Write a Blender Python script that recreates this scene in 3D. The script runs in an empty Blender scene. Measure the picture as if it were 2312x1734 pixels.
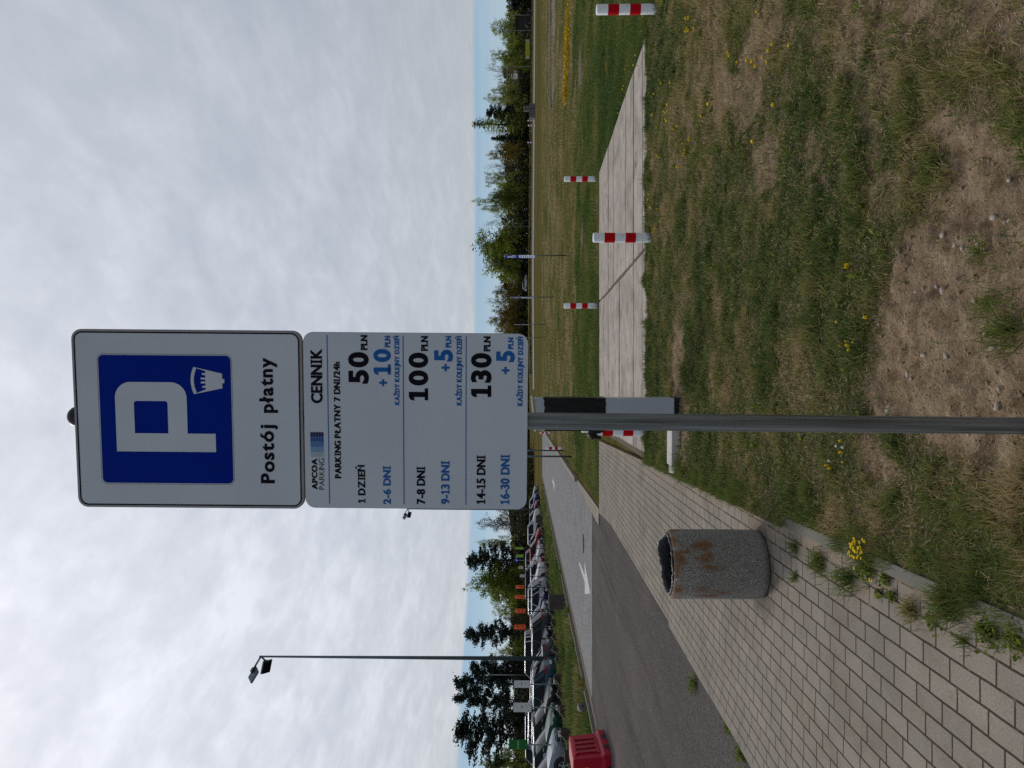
import bpy, bmesh, math, random
import numpy as np
from mathutils import Vector, Matrix, Euler

random.seed(7); RNG = np.random.default_rng(7)
R = math.radians
S = bpy.context.scene
COL = S.collection

# ------------------------------------------------------------------ camera, sky, sun, exposure
CAM_H = 1.7
FPX = 1680.0                      # focal length in pixels of the 2312 px photograph
PITCH = math.atan(34 / FPX)
cam_d = bpy.data.cameras.new("camera")
cam_d.sensor_width = 36.0
cam_d.lens = 36.0 * FPX / 2312
cam_d.clip_start = 0.05
cam_d.clip_end = 6000
cam = bpy.data.objects.new("camera", cam_d)
COL.objects.link(cam)
_F = Vector((0, math.cos(PITCH), math.sin(PITCH)))
_U = Vector((1, 0, 0))            # the phone was held on its side: picture-up is world +X
_D = Vector((0, math.sin(PITCH), -math.cos(PITCH)))
m = Matrix((_D, _U, -_F)).transposed().to_4x4()
m.translation = Vector((0, 0, CAM_H))
cam.matrix_world = m
S.camera = cam

SUN_EL, SUN_AZ = R(42), R(-32)    # azimuth measured from +Y towards +X
w = bpy.data.worlds.new("World"); S.world = w; w.use_nodes = True
nt = w.node_tree; nt.nodes.clear()
def wn(t, **k):
    n = nt.nodes.new(t)
    for a, b in k.items(): setattr(n, a, b)
    return n
def wmath(op, a, b=None, c=None, clamp=False):
    n = wn('ShaderNodeMath', operation=op, use_clamp=clamp)
    for i, v in enumerate((a, b, c)):
        if v is None: continue
        if isinstance(v, (int, float)): n.inputs[i].default_value = v
        else: nt.links.new(v, n.inputs[i])
    return n.outputs[0]
def wramp(fac, stops, interp='LINEAR'):
    n = wn('ShaderNodeValToRGB'); n.color_ramp.interpolation = interp
    e = n.color_ramp.elements
    while len(e) < len(stops): e.new(0.5)
    for i, (p, c) in enumerate(stops):
        e[i].position = p; e[i].color = (*c, 1)
    nt.links.new(fac, n.inputs[0]); return n.outputs[0]
def wmix(fac, a, b, mode='MIX'):
    n = wn('ShaderNodeMix', data_type='RGBA', blend_type=mode)
    for i, v in ((0, fac), (6, a), (7, b)):
        if isinstance(v, (int, float)): n.inputs[i].default_value = v
        elif isinstance(v, tuple): n.inputs[i].default_value = (*v, 1)
        else: nt.links.new(v, n.inputs[i])
    return n.outputs[2]
out = wn('ShaderNodeOutputWorld'); bg = wn('ShaderNodeBackground')
SKY_STR = 0.1
bg.inputs[1].default_value = SKY_STR
nt.links.new(bg.outputs[0], out.inputs[0])
sky = wn('ShaderNodeTexSky', sky_type='NISHITA')
sky.sun_disc = False; sky.sun_elevation = SUN_EL; sky.sun_rotation = SUN_AZ % (2 * math.pi)
sky.air_density = 1.0; sky.dust_density = 0.6; sky.ozone_density = 2.0
tc = wn('ShaderNodeTexCoord')
sp = wn('ShaderNodeSeparateXYZ'); nt.links.new(tc.outputs['Generated'], sp.inputs[0])
dx, dy, dz = sp.outputs
dzp = wmath('ADD', wmath('MAXIMUM', dz, 0.0), 0.10)
px, py = wmath('DIVIDE', dx, dzp), wmath('DIVIDE', dy, dzp)
cv = wn('ShaderNodeCombineXYZ'); nt.links.new(px, cv.inputs[0]); nt.links.new(py, cv.inputs[1])
def wnoise(vec, scale, detail, rough=0.5, dist=0.0, rot=0.0, sc=(1, 1, 1)):
    mp = wn('ShaderNodeMapping'); nt.links.new(vec, mp.inputs[0])
    mp.inputs[2].default_value = (0, 0, rot); mp.inputs[3].default_value = sc
    n = wn('ShaderNodeTexNoise'); nt.links.new(mp.outputs[0], n.inputs[0])
    n.inputs['Scale'].default_value = scale; n.inputs['Detail'].default_value = detail
    n.inputs['Roughness'].default_value = rough; n.inputs['Distortion'].default_value = dist
    return n.outputs[0]
n1 = wnoise(cv.outputs[0], 4.2, 6, 0.55, 0.4, R(28), (1, 0.6, 1))
n2 = wnoise(cv.outputs[0], 0.7, 4, 0.5, 0.2, R(28), (1, 0.6, 1))
n3 = wnoise(cv.outputs[0], 13.0, 5, 0.6, 0.3, R(28), (1, 0.6, 1))
tex = wmath('ADD', wmath('ADD', wmath('MULTIPLY', n1, 0.5), wmath('MULTIPLY', n2, 0.25)), wmath('MULTIPLY', n3, 0.25))
# brightness grows towards the veiled sun, falls off behind the viewer
sd = (math.sin(SUN_AZ) * math.cos(SUN_EL), math.cos(SUN_AZ) * math.cos(SUN_EL), math.sin(SUN_EL))
dot = wmath('ADD', wmath('ADD', wmath('MULTIPLY', dx, sd[0]), wmath('MULTIPLY', dy, sd[1])), wmath('MULTIPLY', dz, sd[2]))
glow = wmath('MULTIPLY', wmath('ADD', dot, 1.0), 0.5, clamp=True)
base = wramp(glow, [(0.0, (.18, .205, .245)), (0.5, (.30, .335, .395)), (0.76, (.45, .495, .57)), (0.88, (.56, .605, .685)), (0.95, (.69, .725, .80)), (1.0, (.84, .86, .92))])
var = wramp(tex, [(0.39, (.85, .865, .89)), (0.5, (.98, .98, .985)), (0.61, (1.15, 1.145, 1.14))])
cfac = wmath('MULTIPLY', wmath('SUBTRACT', glow, 0.70), 4.0, clamp=True)
var = wmix(wmath('ADD', wmath('MULTIPLY', cfac, 0.62), 0.38), (1.0, 1.0, 1.0), var)
cloud = wmix(1.0, base, var, 'MULTIPLY')
low = wmath('MULTIPLY', wmath('SUBTRACT', 0.26, dz), 3.5, clamp=True)      # the far, low end of the cloud sheet is warmer
cloud = wmix(wmath('MULTIPLY', low, 0.8), cloud, wmix(0.5, (.60, .61, .60), wmix(1.0, cloud, (1.0, .985, .93), 'MULTIPLY')))
# cloud sheet ends some degrees above the horizon, clear strip below
edge_n = wnoise(tc.outputs['Generated'], 2.2, 3, 0.5, 0, 0, (1, 1, 0.2))
az_term = wmath('MULTIPLY', dx, -0.022)
edge = wmath('ADD', wmath('ADD', az_term, 0.071), wmath('MULTIPLY', wmath('SUBTRACT', edge_n, 0.5), 0.02))
mask = wmath('MULTIPLY', wmath('SUBTRACT', dz, edge), 180.0, clamp=True)
streak = wnoise(tc.outputs['Generated'], 3.0, 4, 0.55, 0.1, 0, (1, 1, 26))
clear = wmix(1.0, sky.outputs[0], (1.0, 1.0, 1.0), 'MULTIPLY')
hz = wmath('MULTIPLY', dz, 12.0, clamp=True)
blue = wramp(hz, [(0.0, (.44, .55, .65)), (0.4, (.33, .49, .645)), (0.9, (.19, .365, .57))])
clear = wmix(0.8, wmix(1.0, clear, (.1, .1, .1), 'MULTIPLY'), blue)
stv = wmath('MULTIPLY', wmath('SUBTRACT', streak, 0.42), 3.2, clamp=True)
clear = wmix(wmath('MULTIPLY', stv, 0.55), clear, (.46, .53, .60))
skyc = wmix(mask, clear, cloud)
final = wmix(1.0, skyc, (1 / SKY_STR,) * 3, 'MULTIPLY')
nt.links.new(final, bg.inputs[0])

sun_d = bpy.data.lights.new("sun", 'SUN'); sun_d.energy = 1.5; sun_d.angle = R(11); sun_d.color = (1, .95, .88)
sun = bpy.data.objects.new("sun", sun_d); COL.objects.link(sun)
sun.rotation_euler = Vector(sd).to_track_quat('Z', 'Y').to_euler()
S.view_settings.view_transform = 'Standard'; S.view_settings.look = 'None'
S.view_settings.exposure = 0.0; S.view_settings.gamma = 1.0
S.cycles.max_bounces = 6; S.cycles.diffuse_bounces = 3; S.cycles.transparent_max_bounces = 4
S.cycles.use_denoising = False

def G(u, v, z=0.0):
    """Point at height z seen at upright-photo pixel (u, v)."""
    d = _F + _U * ((u - 867) / FPX) + _D * ((v - 1156) / FPX)
    t = (z - CAM_H) / d.z
    return Vector((d.x * t, d.y * t, z))

# ------------------------------------------------------------------ node materials
MATS = {}
class Mat:
    def __init__(s, name, color=(.5, .5, .5), rough=.7, metal=0., coat=0., spec=.5):
        s.m = bpy.data.materials.new(name); s.m.use_nodes = True
        s.t = s.m.node_tree; s.b = s.t.nodes['Principled BSDF']
        s.b.inputs['Base Color'].default_value = (*color, 1)
        s.b.inputs['Roughness'].default_value = rough
        s.b.inputs['Metallic'].default_value = metal
        s.b.inputs['Coat Weight'].default_value = coat
        s.b.inputs['Specular IOR Level'].default_value = spec
        s.b.inputs['Coat Roughness'].default_value = .05
        MATS[name] = s.m
    def n(s, t, **k):
        x = s.t.nodes.new(t)
        for a, b in k.items(): setattr(x, a, b)
        return x
    def link(s, a, b): s.t.links.new(a, b)
    def put(s, inp, v):
        if isinstance(v, (int, float)): inp.default_value = v
        elif isinstance(v, tuple): inp.default_value = (*v, 1) if len(v) == 3 and inp.type == 'RGBA' else v
        else: s.link(v, inp)
    def coord(s, scale=(1, 1, 1), rot=(0, 0, 0), loc=(0, 0, 0), kind='Object'):
        c = s.n('ShaderNodeTexCoord'); mp = s.n('ShaderNodeMapping')
        s.link(c.outputs[kind], mp.inputs[0])
        mp.inputs[1].default_value = loc; mp.inputs[2].default_value = rot; mp.inputs[3].default_value = scale
        return mp.outputs[0]
    def noise(s, vec, scale=5, detail=4, rough=.55, dist=0.):
        x = s.n('ShaderNodeTexNoise'); s.link(vec, x.inputs[0])
        x.inputs['Scale'].default_value = scale; x.inputs['Detail'].default_value = detail
        x.inputs['Roughness'].default_value = rough; x.inputs['Distortion'].default_value = dist
        return x.outputs[0]
    def ramp(s, fac, stops, interp='LINEAR'):
        x = s.n('ShaderNodeValToRGB'); x.color_ramp.interpolation = interp
        e = x.color_ramp.elements
        while len(e) < len(stops): e.new(.5)
        for i, (p, c) in enumerate(stops):
            e[i].position = p
            e[i].color = (*c, 1) if isinstance(c, tuple) else (c, c, c, 1)
        s.link(fac, x.inputs[0]); return x.outputs[0]
    def mix(s, fac, a, b, mode='MIX'):
        x = s.n('ShaderNodeMix', data_type='RGBA', blend_type=mode)
        s.put(x.inputs[0], fac); s.put(x.inputs[6], a); s.put(x.inputs[7], b)
        return x.outputs[2]
    def math(s, op, a, b=0., clamp=False):
        x = s.n('ShaderNodeMath', operation=op, use_clamp=clamp)
        s.put(x.inputs[0], a); s.put(x.inputs[1], b); return x.outputs[0]
    def color(s, c): s.put(s.b.inputs['Base Color'], c); return s
    def bump(s, h, strength=.3, dist=.01):
        x = s.n('ShaderNodeBump'); x.inputs['Strength'].default_value = strength
        x.inputs['Distance'].default_value = dist
        s.link(h, x.inputs['Height']); s.link(x.outputs[0], s.b.inputs['Normal']); return s
    def attr(s, name):
        x = s.n('ShaderNodeAttribute'); x.attribute_name = name; return x.outputs['Fac']

def simple(name, c, rough=.7, metal=0., coat=0., var=.12, scale=8., spec=.3):
    M = Mat(name, c, rough, metal, coat, spec)
    if var:
        n = M.noise(M.coord(), scale, 5)
        M.color(M.mix(1.0, c, M.ramp(n, [(.3, 1 - var), (.7, 1 + var)]), 'MULTIPLY'))
    return M.m

# paving of the footpath
def paver_mat(name, c1, c2, mortar, bw, rh, ms, rot=R(90), sand_and_shade=None):
    M = Mat(name, c1, .85, spec=.12)
    br = M.n('ShaderNodeTexBrick')
    q = M.n('ShaderNodeSeparateXYZ'); M.link(M.coord(rot=(0, 0, rot)), q.inputs[0])
    wob = M.math('MULTIPLY', M.math('SUBTRACT', M.noise(M.coord(), 6, 2), .5), ms * 1.2)
    wn_ = M.n('ShaderNodeTexWhiteNoise'); wn_.noise_dimensions = '1D'
    M.link(M.math('FLOOR', M.math('DIVIDE', q.outputs[1], rh)), wn_.inputs['W'])
    cx = M.n('ShaderNodeCombineXYZ'); M.link(M.math('ADD', q.outputs[0], M.math('ADD', wob, M.math('MULTIPLY', wn_.outputs[0], bw))), cx.inputs[0]); M.link(M.math('ADD', q.outputs[1], wob), cx.inputs[1])
    M.link(cx.outputs[0], br.inputs[0])
    br.offset = 0.0; br.inputs['Scale'].default_value = 1
    br.inputs['Color1'].default_value = (*c1, 1); br.inputs['Color2'].default_value = (*c2, 1)
    br.inputs['Mortar'].default_value = (*mortar, 1)
    br.inputs['Mortar Size'].default_value = ms; br.inputs['Mortar Smooth'].default_value = .25
    br.inputs['Brick Width'].default_value = bw; br.inputs['Row Height'].default_value = rh
    big = M.ramp(M.noise(M.coord(), 1.3, 5, .65), [(.3, .78), (.5, 1.0), (.7, 1.16)])
    fine = M.ramp(M.noise(M.coord(), 110, 4, .8), [(.28, .62), (.72, 1.36)])
    stain = M.ramp(M.noise(M.coord(scale=(1, .5, 1)), 3.2, 6, .65), [(.50, (1, 1, 1)), (.64, (.87, .84, .80)), (.76, (1.12, 1.08, 1.0))])
    c = M.mix(1.0, M.mix(1.0, M.mix(1.0, br.outputs[0], big, 'MULTIPLY'), fine, 'MULTIPLY'), stain, 'MULTIPLY')
    if sand_and_shade:
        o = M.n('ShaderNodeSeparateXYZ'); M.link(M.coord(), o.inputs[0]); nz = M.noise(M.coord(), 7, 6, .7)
        e = M.math('ADD', M.math('ADD', o.outputs[0], .80), M.math('MULTIPLY', M.math('SUBTRACT', o.outputs[1], 2.5), .032))
        e = M.math('MULTIPLY', M.math('ADD', e, .34), 2.6, True)
        sand = M.ramp(M.math('ADD', nz, M.math('MULTIPLY', e, .26)), [(.60, 0.), (.74, .85)])
        c = M.mix(sand, c, (.27, .205, .145))
        d = M.n('ShaderNodeVectorMath', operation='DISTANCE'); M.link(M.coord(), d.inputs[0]); d.inputs[1].default_value = (sand_and_shade[0], sand_and_shade[1], 0)
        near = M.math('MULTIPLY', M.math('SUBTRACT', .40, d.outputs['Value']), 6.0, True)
        bin_shade = M.ramp(M.math('ADD', nz, M.math('MULTIPLY', near, .30)), [(.58, 0.), (.80, .75)])
        c = M.mix(bin_shade, c, (.085, .068, .052))  # contact shade painted into the paver colour around the bin foot, to ground it
    M.color(c)
    h = M.math('ADD', M.math('MULTIPLY', br.outputs[1], -1.0), M.math('MULTIPLY', M.noise(M.coord(), 240, 2), .25))
    M.bump(h, .7, .006)
    return M.m
M_PAVE = paver_mat('footpath_pavers', (.250, .213, .174), (.220, .190, .157), (.045, .032, .020), .2, .1, .0056, sand_and_shade=(-1.38, 5.46))
M_ROADPAVE = paver_mat('road_pavers', (.225, .22, .218), (.205, .20, .20), (.10, .096, .092), .2, .10, .010, rot=0)
def asphalt(name, base):
    M = Mat(name, base, .95, spec=.06)
    sp_ = M.ramp(M.noise(M.coord(), 48, 4, .9), [(.36, .45), (.5, 1.0), (.63, 2.2)])
    big = M.ramp(M.noise(M.coord(scale=(1, .3, 1)), .9, 5), [(.3, .85), (.7, 1.15)])
    tr = M.ramp(M.noise(M.coord(scale=(1, .06, 1), rot=(0, 0, R(-14))), 2.2, 5, .6), [(.5, (1, 1, 1)), (.62, (.78, .77, .77)), (.7, (1.05, 1.04, 1.03))])
    dust = M.ramp(M.noise(M.coord(), .6, 3), [(.5, (1, 1, 1)), (.75, (1.25, 1.18, 1.1))])
    M.color(M.mix(1.0, M.mix(1.0, M.mix(1.0, M.mix(1.0, base, sp_, 'MULTIPLY'), big, 'MULTIPLY'), tr, 'MULTIPLY'), dust, 'MULTIPLY'))
    M.bump(M.noise(M.coord(), 160, 2), .5, .004)
    return M.m
M_ASPH = asphalt('asphalt', (.074, .064, .060))
M_LOT = asphalt('lot_asphalt', (.085, .08, .078))
def concrete(name, c, rough=.85, scale=1.0, streaks=True):
    M = Mat(name, c, rough, spec=.12)
    big = M.ramp(M.noise(M.coord(), 1.1 * scale, 6, .6), [(.3, .86), (.7, 1.1)])
    fine = M.ramp(M.noise(M.coord(), 75 * scale, 3, .7), [(.25, .8), (.75, 1.16)])
    c0 = M.mix(1.0, M.mix(1.0, c, big, 'MULTIPLY'), fine, 'MULTIPLY')
    if streaks:
        st = M.ramp(M.noise(M.coord(scale=(1.3, .9, 1)), 1.3, 9, .72), [(.40, (1.06, 1.05, 1.05)), (.54, (.94, .93, .92)), (.68, (.74, .71, .70))])
        c0 = M.mix(1.0, c0, st, 'MULTIPLY')
        bl = M.ramp(M.noise(M.coord(), 2.6, 7, .7), [(.40, (1.1, 1.09, 1.08)), (.5, (.98, .97, .96)), (.62, (.76, .73, .70))]); c0 = M.mix(1.0, c0, bl, 'MULTIPLY')
    M.color(c0); M.bump(M.noise(M.coord(), 45 * scale, 4), .35, .004)
    return M.m
M_SLAB = concrete('slab_concrete', (.375, .332, .292))
def slab_cracks():
    M = Mat.__new__(Mat); M.m = M_SLAB; M.t = M_SLAB.node_tree; M.b = M.t.nodes['Principled BSDF']
    src = M.b.inputs['Base Color'].links[0].from_socket
    v = M.n('ShaderNodeTexVoronoi'); v.feature = 'DISTANCE_TO_EDGE'; v.inputs['Scale'].default_value = .55
    wv = M.n('ShaderNodeVectorMath', operation='ADD'); nn = M.n('ShaderNodeTexNoise'); M.link(M.coord(), nn.inputs[0]); nn.inputs['Scale'].default_value = 2.5; nn.inputs['Detail'].default_value = 5
    M.link(M.coord(), wv.inputs[0]); M.link(nn.outputs[1], wv.inputs[1]); M.link(wv.outputs[0], v.inputs[0])
    cr = M.ramp(v.outputs[0], [(.006, .9), (.016, 0.)]); part = M.ramp(M.noise(M.coord(), .8, 2), [(.54, 0.), (.62, .7)])
    M.color(M.mix(M.math('MULTIPLY', cr, part), src, (.10, .075, .052)))
slab_cracks()
M_KERB = concrete('kerb_concrete', (.21, .187, .155), streaks=False, scale=2)
M_BLOCK = concrete('grey_concrete', (.16, .15, .145), streaks=False)
M_BROWNBLOCK = concrete('brown_concrete', (.060, .050, .042), streaks=False)
M_WHITEBLOCK = concrete('pale_concrete', (.50, .48, .45), streaks=False)

# soil / lawn / fields
def ground_mat():
    M = Mat('lawn_soil', (.2, .15, .1), .95, spec=.08)
    so = M.attr('soil')
    n1 = M.noise(M.coord(), 9, 8, .68); n2 = M.noise(M.coord(), 70, 4, .7); n3 = M.noise(M.coord(), 2.3, 5)
    soil = M.ramp(n1, [(.32, (.168, .112, .066)), (.5, (.288, .202, .128)), (.68, (.39, .288, .195))])
    soil = M.mix(1.0, soil, M.ramp(n2, [(.3, .68), (.7, 1.28)]), 'MULTIPLY')
    soil = M.mix(1.0, soil, M.ramp(n3, [(.35, .85), (.65, 1.12)]), 'MULTIPLY')
    th = M.ramp(n1, [(.3, (.048, .046, .020)), (.5, (.092, .078, .040)), (.7, (.15, .118, .068))])  # thatch colour darkened to stand for shade between the grass clumps
    th = M.mix(1.0, th, M.ramp(n2, [(.3, .6), (.7, 1.35)]), 'MULTIPLY')
    M.color(M.mix(so, th, soil))
    M.bump(M.math('ADD', M.math('MULTIPLY', n1, .6), M.math('MULTIPLY', n2, .4)), 1.0, .05)
    return M.m
M_LAWN = ground_mat()
def field_mat():
    M = Mat('field_grass', (.12, .11, .05), 1.0, spec=.0)
    n1 = M.noise(M.coord(scale=(.10, 1, 1)), .35, 7, .62)
    n2 = M.noise(M.coord(scale=(.25, 1, 1)), 1.6, 6, .7)
    n3 = M.noise(M.coord(scale=(.5, 1, 1)), 14, 4, .7)
    n4 = M.noise(M.coord(scale=(.06, 1, 1)), .11, 4, .5)
    c = M.ramp(n1, [(.30, (.070, .074, .020)), (.45, (.094, .084, .027)), (.58, (.112, .088, .036)), (.72, (.125, .084, .046))])
    c2 = M.ramp(n2, [(.3, .68), (.7, 1.30)]); c3 = M.ramp(n3, [(.25, .55), (.75, 1.45)]); c4 = M.ramp(n4, [(.35, .82), (.65, 1.15)])
    M.color(M.mix(1.0, M.mix(1.0, M.mix(1.0, c, c2, 'MULTIPLY'), c3, 'MULTIPLY'), c4, 'MULTIPLY'))
    M.bump(n3, .6, .08)
    return M.m
M_FIELD = field_mat()
def tint_mat(name, stops, rough=.75, transl=0.0, spec=.25):
    M = Mat(name, (.1, .1, .1), rough, spec=spec)
    c = M.ramp(M.attr('tint'), stops); M.color(c)
    if transl:
        tr = M.n('ShaderNodeBsdfTranslucent'); M.link(c, tr.inputs[0])
        mx = M.n('ShaderNodeMixShader'); mx.inputs[0].default_value = transl
        o = M.t.nodes['Material Output']
        M.link(M.b.outputs[0], mx.inputs[1]); M.link(tr.outputs[0], mx.inputs[2]); M.link(mx.outputs[0], o.inputs[0])
    return M.m
M_BLADE = tint_mat('grass_blade', [(0, (.50, .385, .21)), (.22, (.35, .275, .13)), (.42, (.225, .222, .058)), (.66, (.148, .198, .042)), (1, (.072, .122, .030))], transl=.25)
M_DIRTSTRIP = concrete('dirt_strip', (.11, .080, .056), streaks=False)
M_GRAVEL = concrete('gravel', (.24, .215, .195), streaks=False)
M_TARFAR = concrete('far_tarmac', (.17, .168, .17), streaks=False)
M_ROADWHITE = concrete('road_paint', (.50, .50, .49), streaks=False, scale=3)

# metals, paints, plastics
def galv(name, c, rough=.45, metal=.75):
    M = Mat(name, c, rough, metal)
    n = M.noise(M.coord(scale=(26, 26, .5)), 3.0, 6, .65)
    M.color(M.mix(1.0, c, M.ramp(n, [(.32, .45), (.68, 1.4)]), 'MULTIPLY'))
    M.put(M.b.inputs['Roughness'], M.ramp(n, [(.3, rough - .08), (.7, rough + .15)]))
    return M.m
M_GALV = galv('galvanised_steel', (.27, .295, .31))
M_POLE = galv('painted_pole', (.10, .135, .16), .5, .3)
M_SIGNWHITE = simple('sign_white', (.63, .68, .765), .5, var=.06, scale=3, spec=.1)
M_SIGNBACK = simple('sign_edge', (.33, .31, .32), .5, .4)
M_SIGNBLUE = simple('sign_blue', (.001, .022, .30), .5, var=.06, scale=4, spec=.04)
M_SIGNLINE = simple('sign_line_blue', (.03, .155, .46), .6, var=.05, spec=.06)
M_TXTBLUE = simple('letter_blue', (.02, .135, .44), .6, var=.05, spec=.06)
M_TXTBLACK = simple('letter_black', (.010, .009, .016), .6, var=.05, spec=.06)
M_THINBLUE = simple('pale_outline', (.36, .43, .52), .4, var=.05)
LOGO = [simple('logo_%s' % n, c, .45, var=.08) for n, c in (('pale', (.40, .52, .66)), ('light', (.20, .37, .60)), ('mid', (.07, .22, .50)), ('deep', (.018, .10, .34)), ('navy', (.010, .018, .10)))]
M_BLACK = simple('black_plastic', (.012, .012, .013), .45)
M_FOIL = simple('black_foil', (.006, .006, .007), .32)
def bollard_paint(name, c, spec):
    M = Mat(name, c, .5, spec=spec); co = M.coord(); sx = M.n('ShaderNodeSeparateXYZ'); M.link(co, sx.inputs[0])
    n = M.noise(co, 14, 6, .7); foot = M.math('MULTIPLY', M.math('SUBTRACT', .17, sx.outputs[2]), 5.0, True)
    mud = M.ramp(M.math('ADD', n, M.math('MULTIPLY', foot, .35)), [(.60, 0.), (.78, .8)])
    sc = M.ramp(M.noise(M.coord(scale=(1, 1, .3)), 30, 4, .7), [(.62, (1, 1, 1)), (.72, (.6, .57, .52))])
    M.color(M.mix(mud, M.mix(1.0, c, sc, 'MULTIPLY'), (.16, .125, .09))); return M.m
M_BOLW = bollard_paint('bollard_white', (.84, .87, .90), .25); M_RED = bollard_paint('reflective_red', (.56, .004, .010), .08)
M_TERMINAL = simple('terminal_grey', (.44, .47, .52), .4, var=.05, scale=3)
M_TERMTOP = simple('terminal_lid', (.72, .73, .74), .4, var=.05)
M_BARRIER = simple('barrier_red', (.40, .008, .026), .5, var=.12, scale=4, spec=.15)
M_BARRIERSIDE = M_BARRIER
M_ORANGE = simple('reflector_orange', (.80, .09, .02), .35)
M_RUBBER = simple('tyre_rubber', (.014, .014, .015), .8)
M_RIM = simple('rim_alloy', (.35, .36, .38), .35, .7)
M_GLASS = Mat('car_glass', (.006, .008, .012), .07, 0, 0, .16).m
M_LAMP = simple('headlamp_glass', (.45, .47, .50), .12, var=.2, scale=25)
M_TAIL = simple('tail_lamp', (.22, .008, .012), .2)
M_PLATE = simple('plate_white', (.72, .72, .70), .4)
M_TRIM = simple('dark_trim', (.016, .016, .018), .55)
M_SIGNORANGE = simple('rental_orange', (.92, .115, .012), .5, spec=.08)
M_SIGNGREEN = simple('rental_green', (.008, .155, .022), .45)
M_SIGNLIME = simple('rental_lime', (.22, .42, .03), .45)
M_SIGNPALE = simple('rental_white', (.66, .67, .69), .45)
M_SIGNPINK = simple('rental_pink', (.52, .44, .44), .45)
M_ROPE = simple('rope_fibre', (.24, .19, .14), .9)
M_STONE = simple('pale_stone', (.36, .30, .25), .85, var=.3, scale=40)
M_YELLOW = simple('flower_yellow', (.62, .42, .008), .8, var=.4, scale=60, spec=.1)
M_DAISY = simple('flower_white', (.62, .62, .55), .7)
M_BARK = simple('bark_dark', (.040, .033, .027), .9, var=.3, scale=4)
M_BARKPALE = simple('bark_pale', (.10, .088, .075), .9, var=.45, scale=3)
M_LEAFGREEN = tint_mat('leaf_green', [(0, (.06, .09, .014)), (.5, (.16, .21, .026)), (1, (.33, .37, .055))], transl=.55)
M_LEAFBUD = tint_mat('leaf_bud', [(0, (.13, .15, .03)), (.5, (.26, .30, .055)), (1, (.44, .47, .12))], transl=.55)
M_LEAFYEL = tint_mat('leaf_ochre', [(0, (.070, .055, .010)), (.5, (.22, .165, .022)), (1, (.36, .27, .040))], transl=.42)
M_LEAFBROWN = tint_mat('leaf_brown', [(0, (.036, .030, .012)), (.5, (.075, .062, .022)), (1, (.13, .10, .036))], transl=.3)
M_PINE = tint_mat('needle_dark', [(0, (.010, .018, .014)), (.5, (.020, .034, .024)), (1, (.036, .056, .034))])
M_TWIG = tint_mat('twig', [(0, (.030, .026, .024)), (1, (.085, .074, .066))])
M_UNDER = tint_mat('undergrowth_leaf', [(0, (.016, .018, .007)), (.5, (.048, .050, .015)), (1, (.115, .110, .030))])

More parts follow.
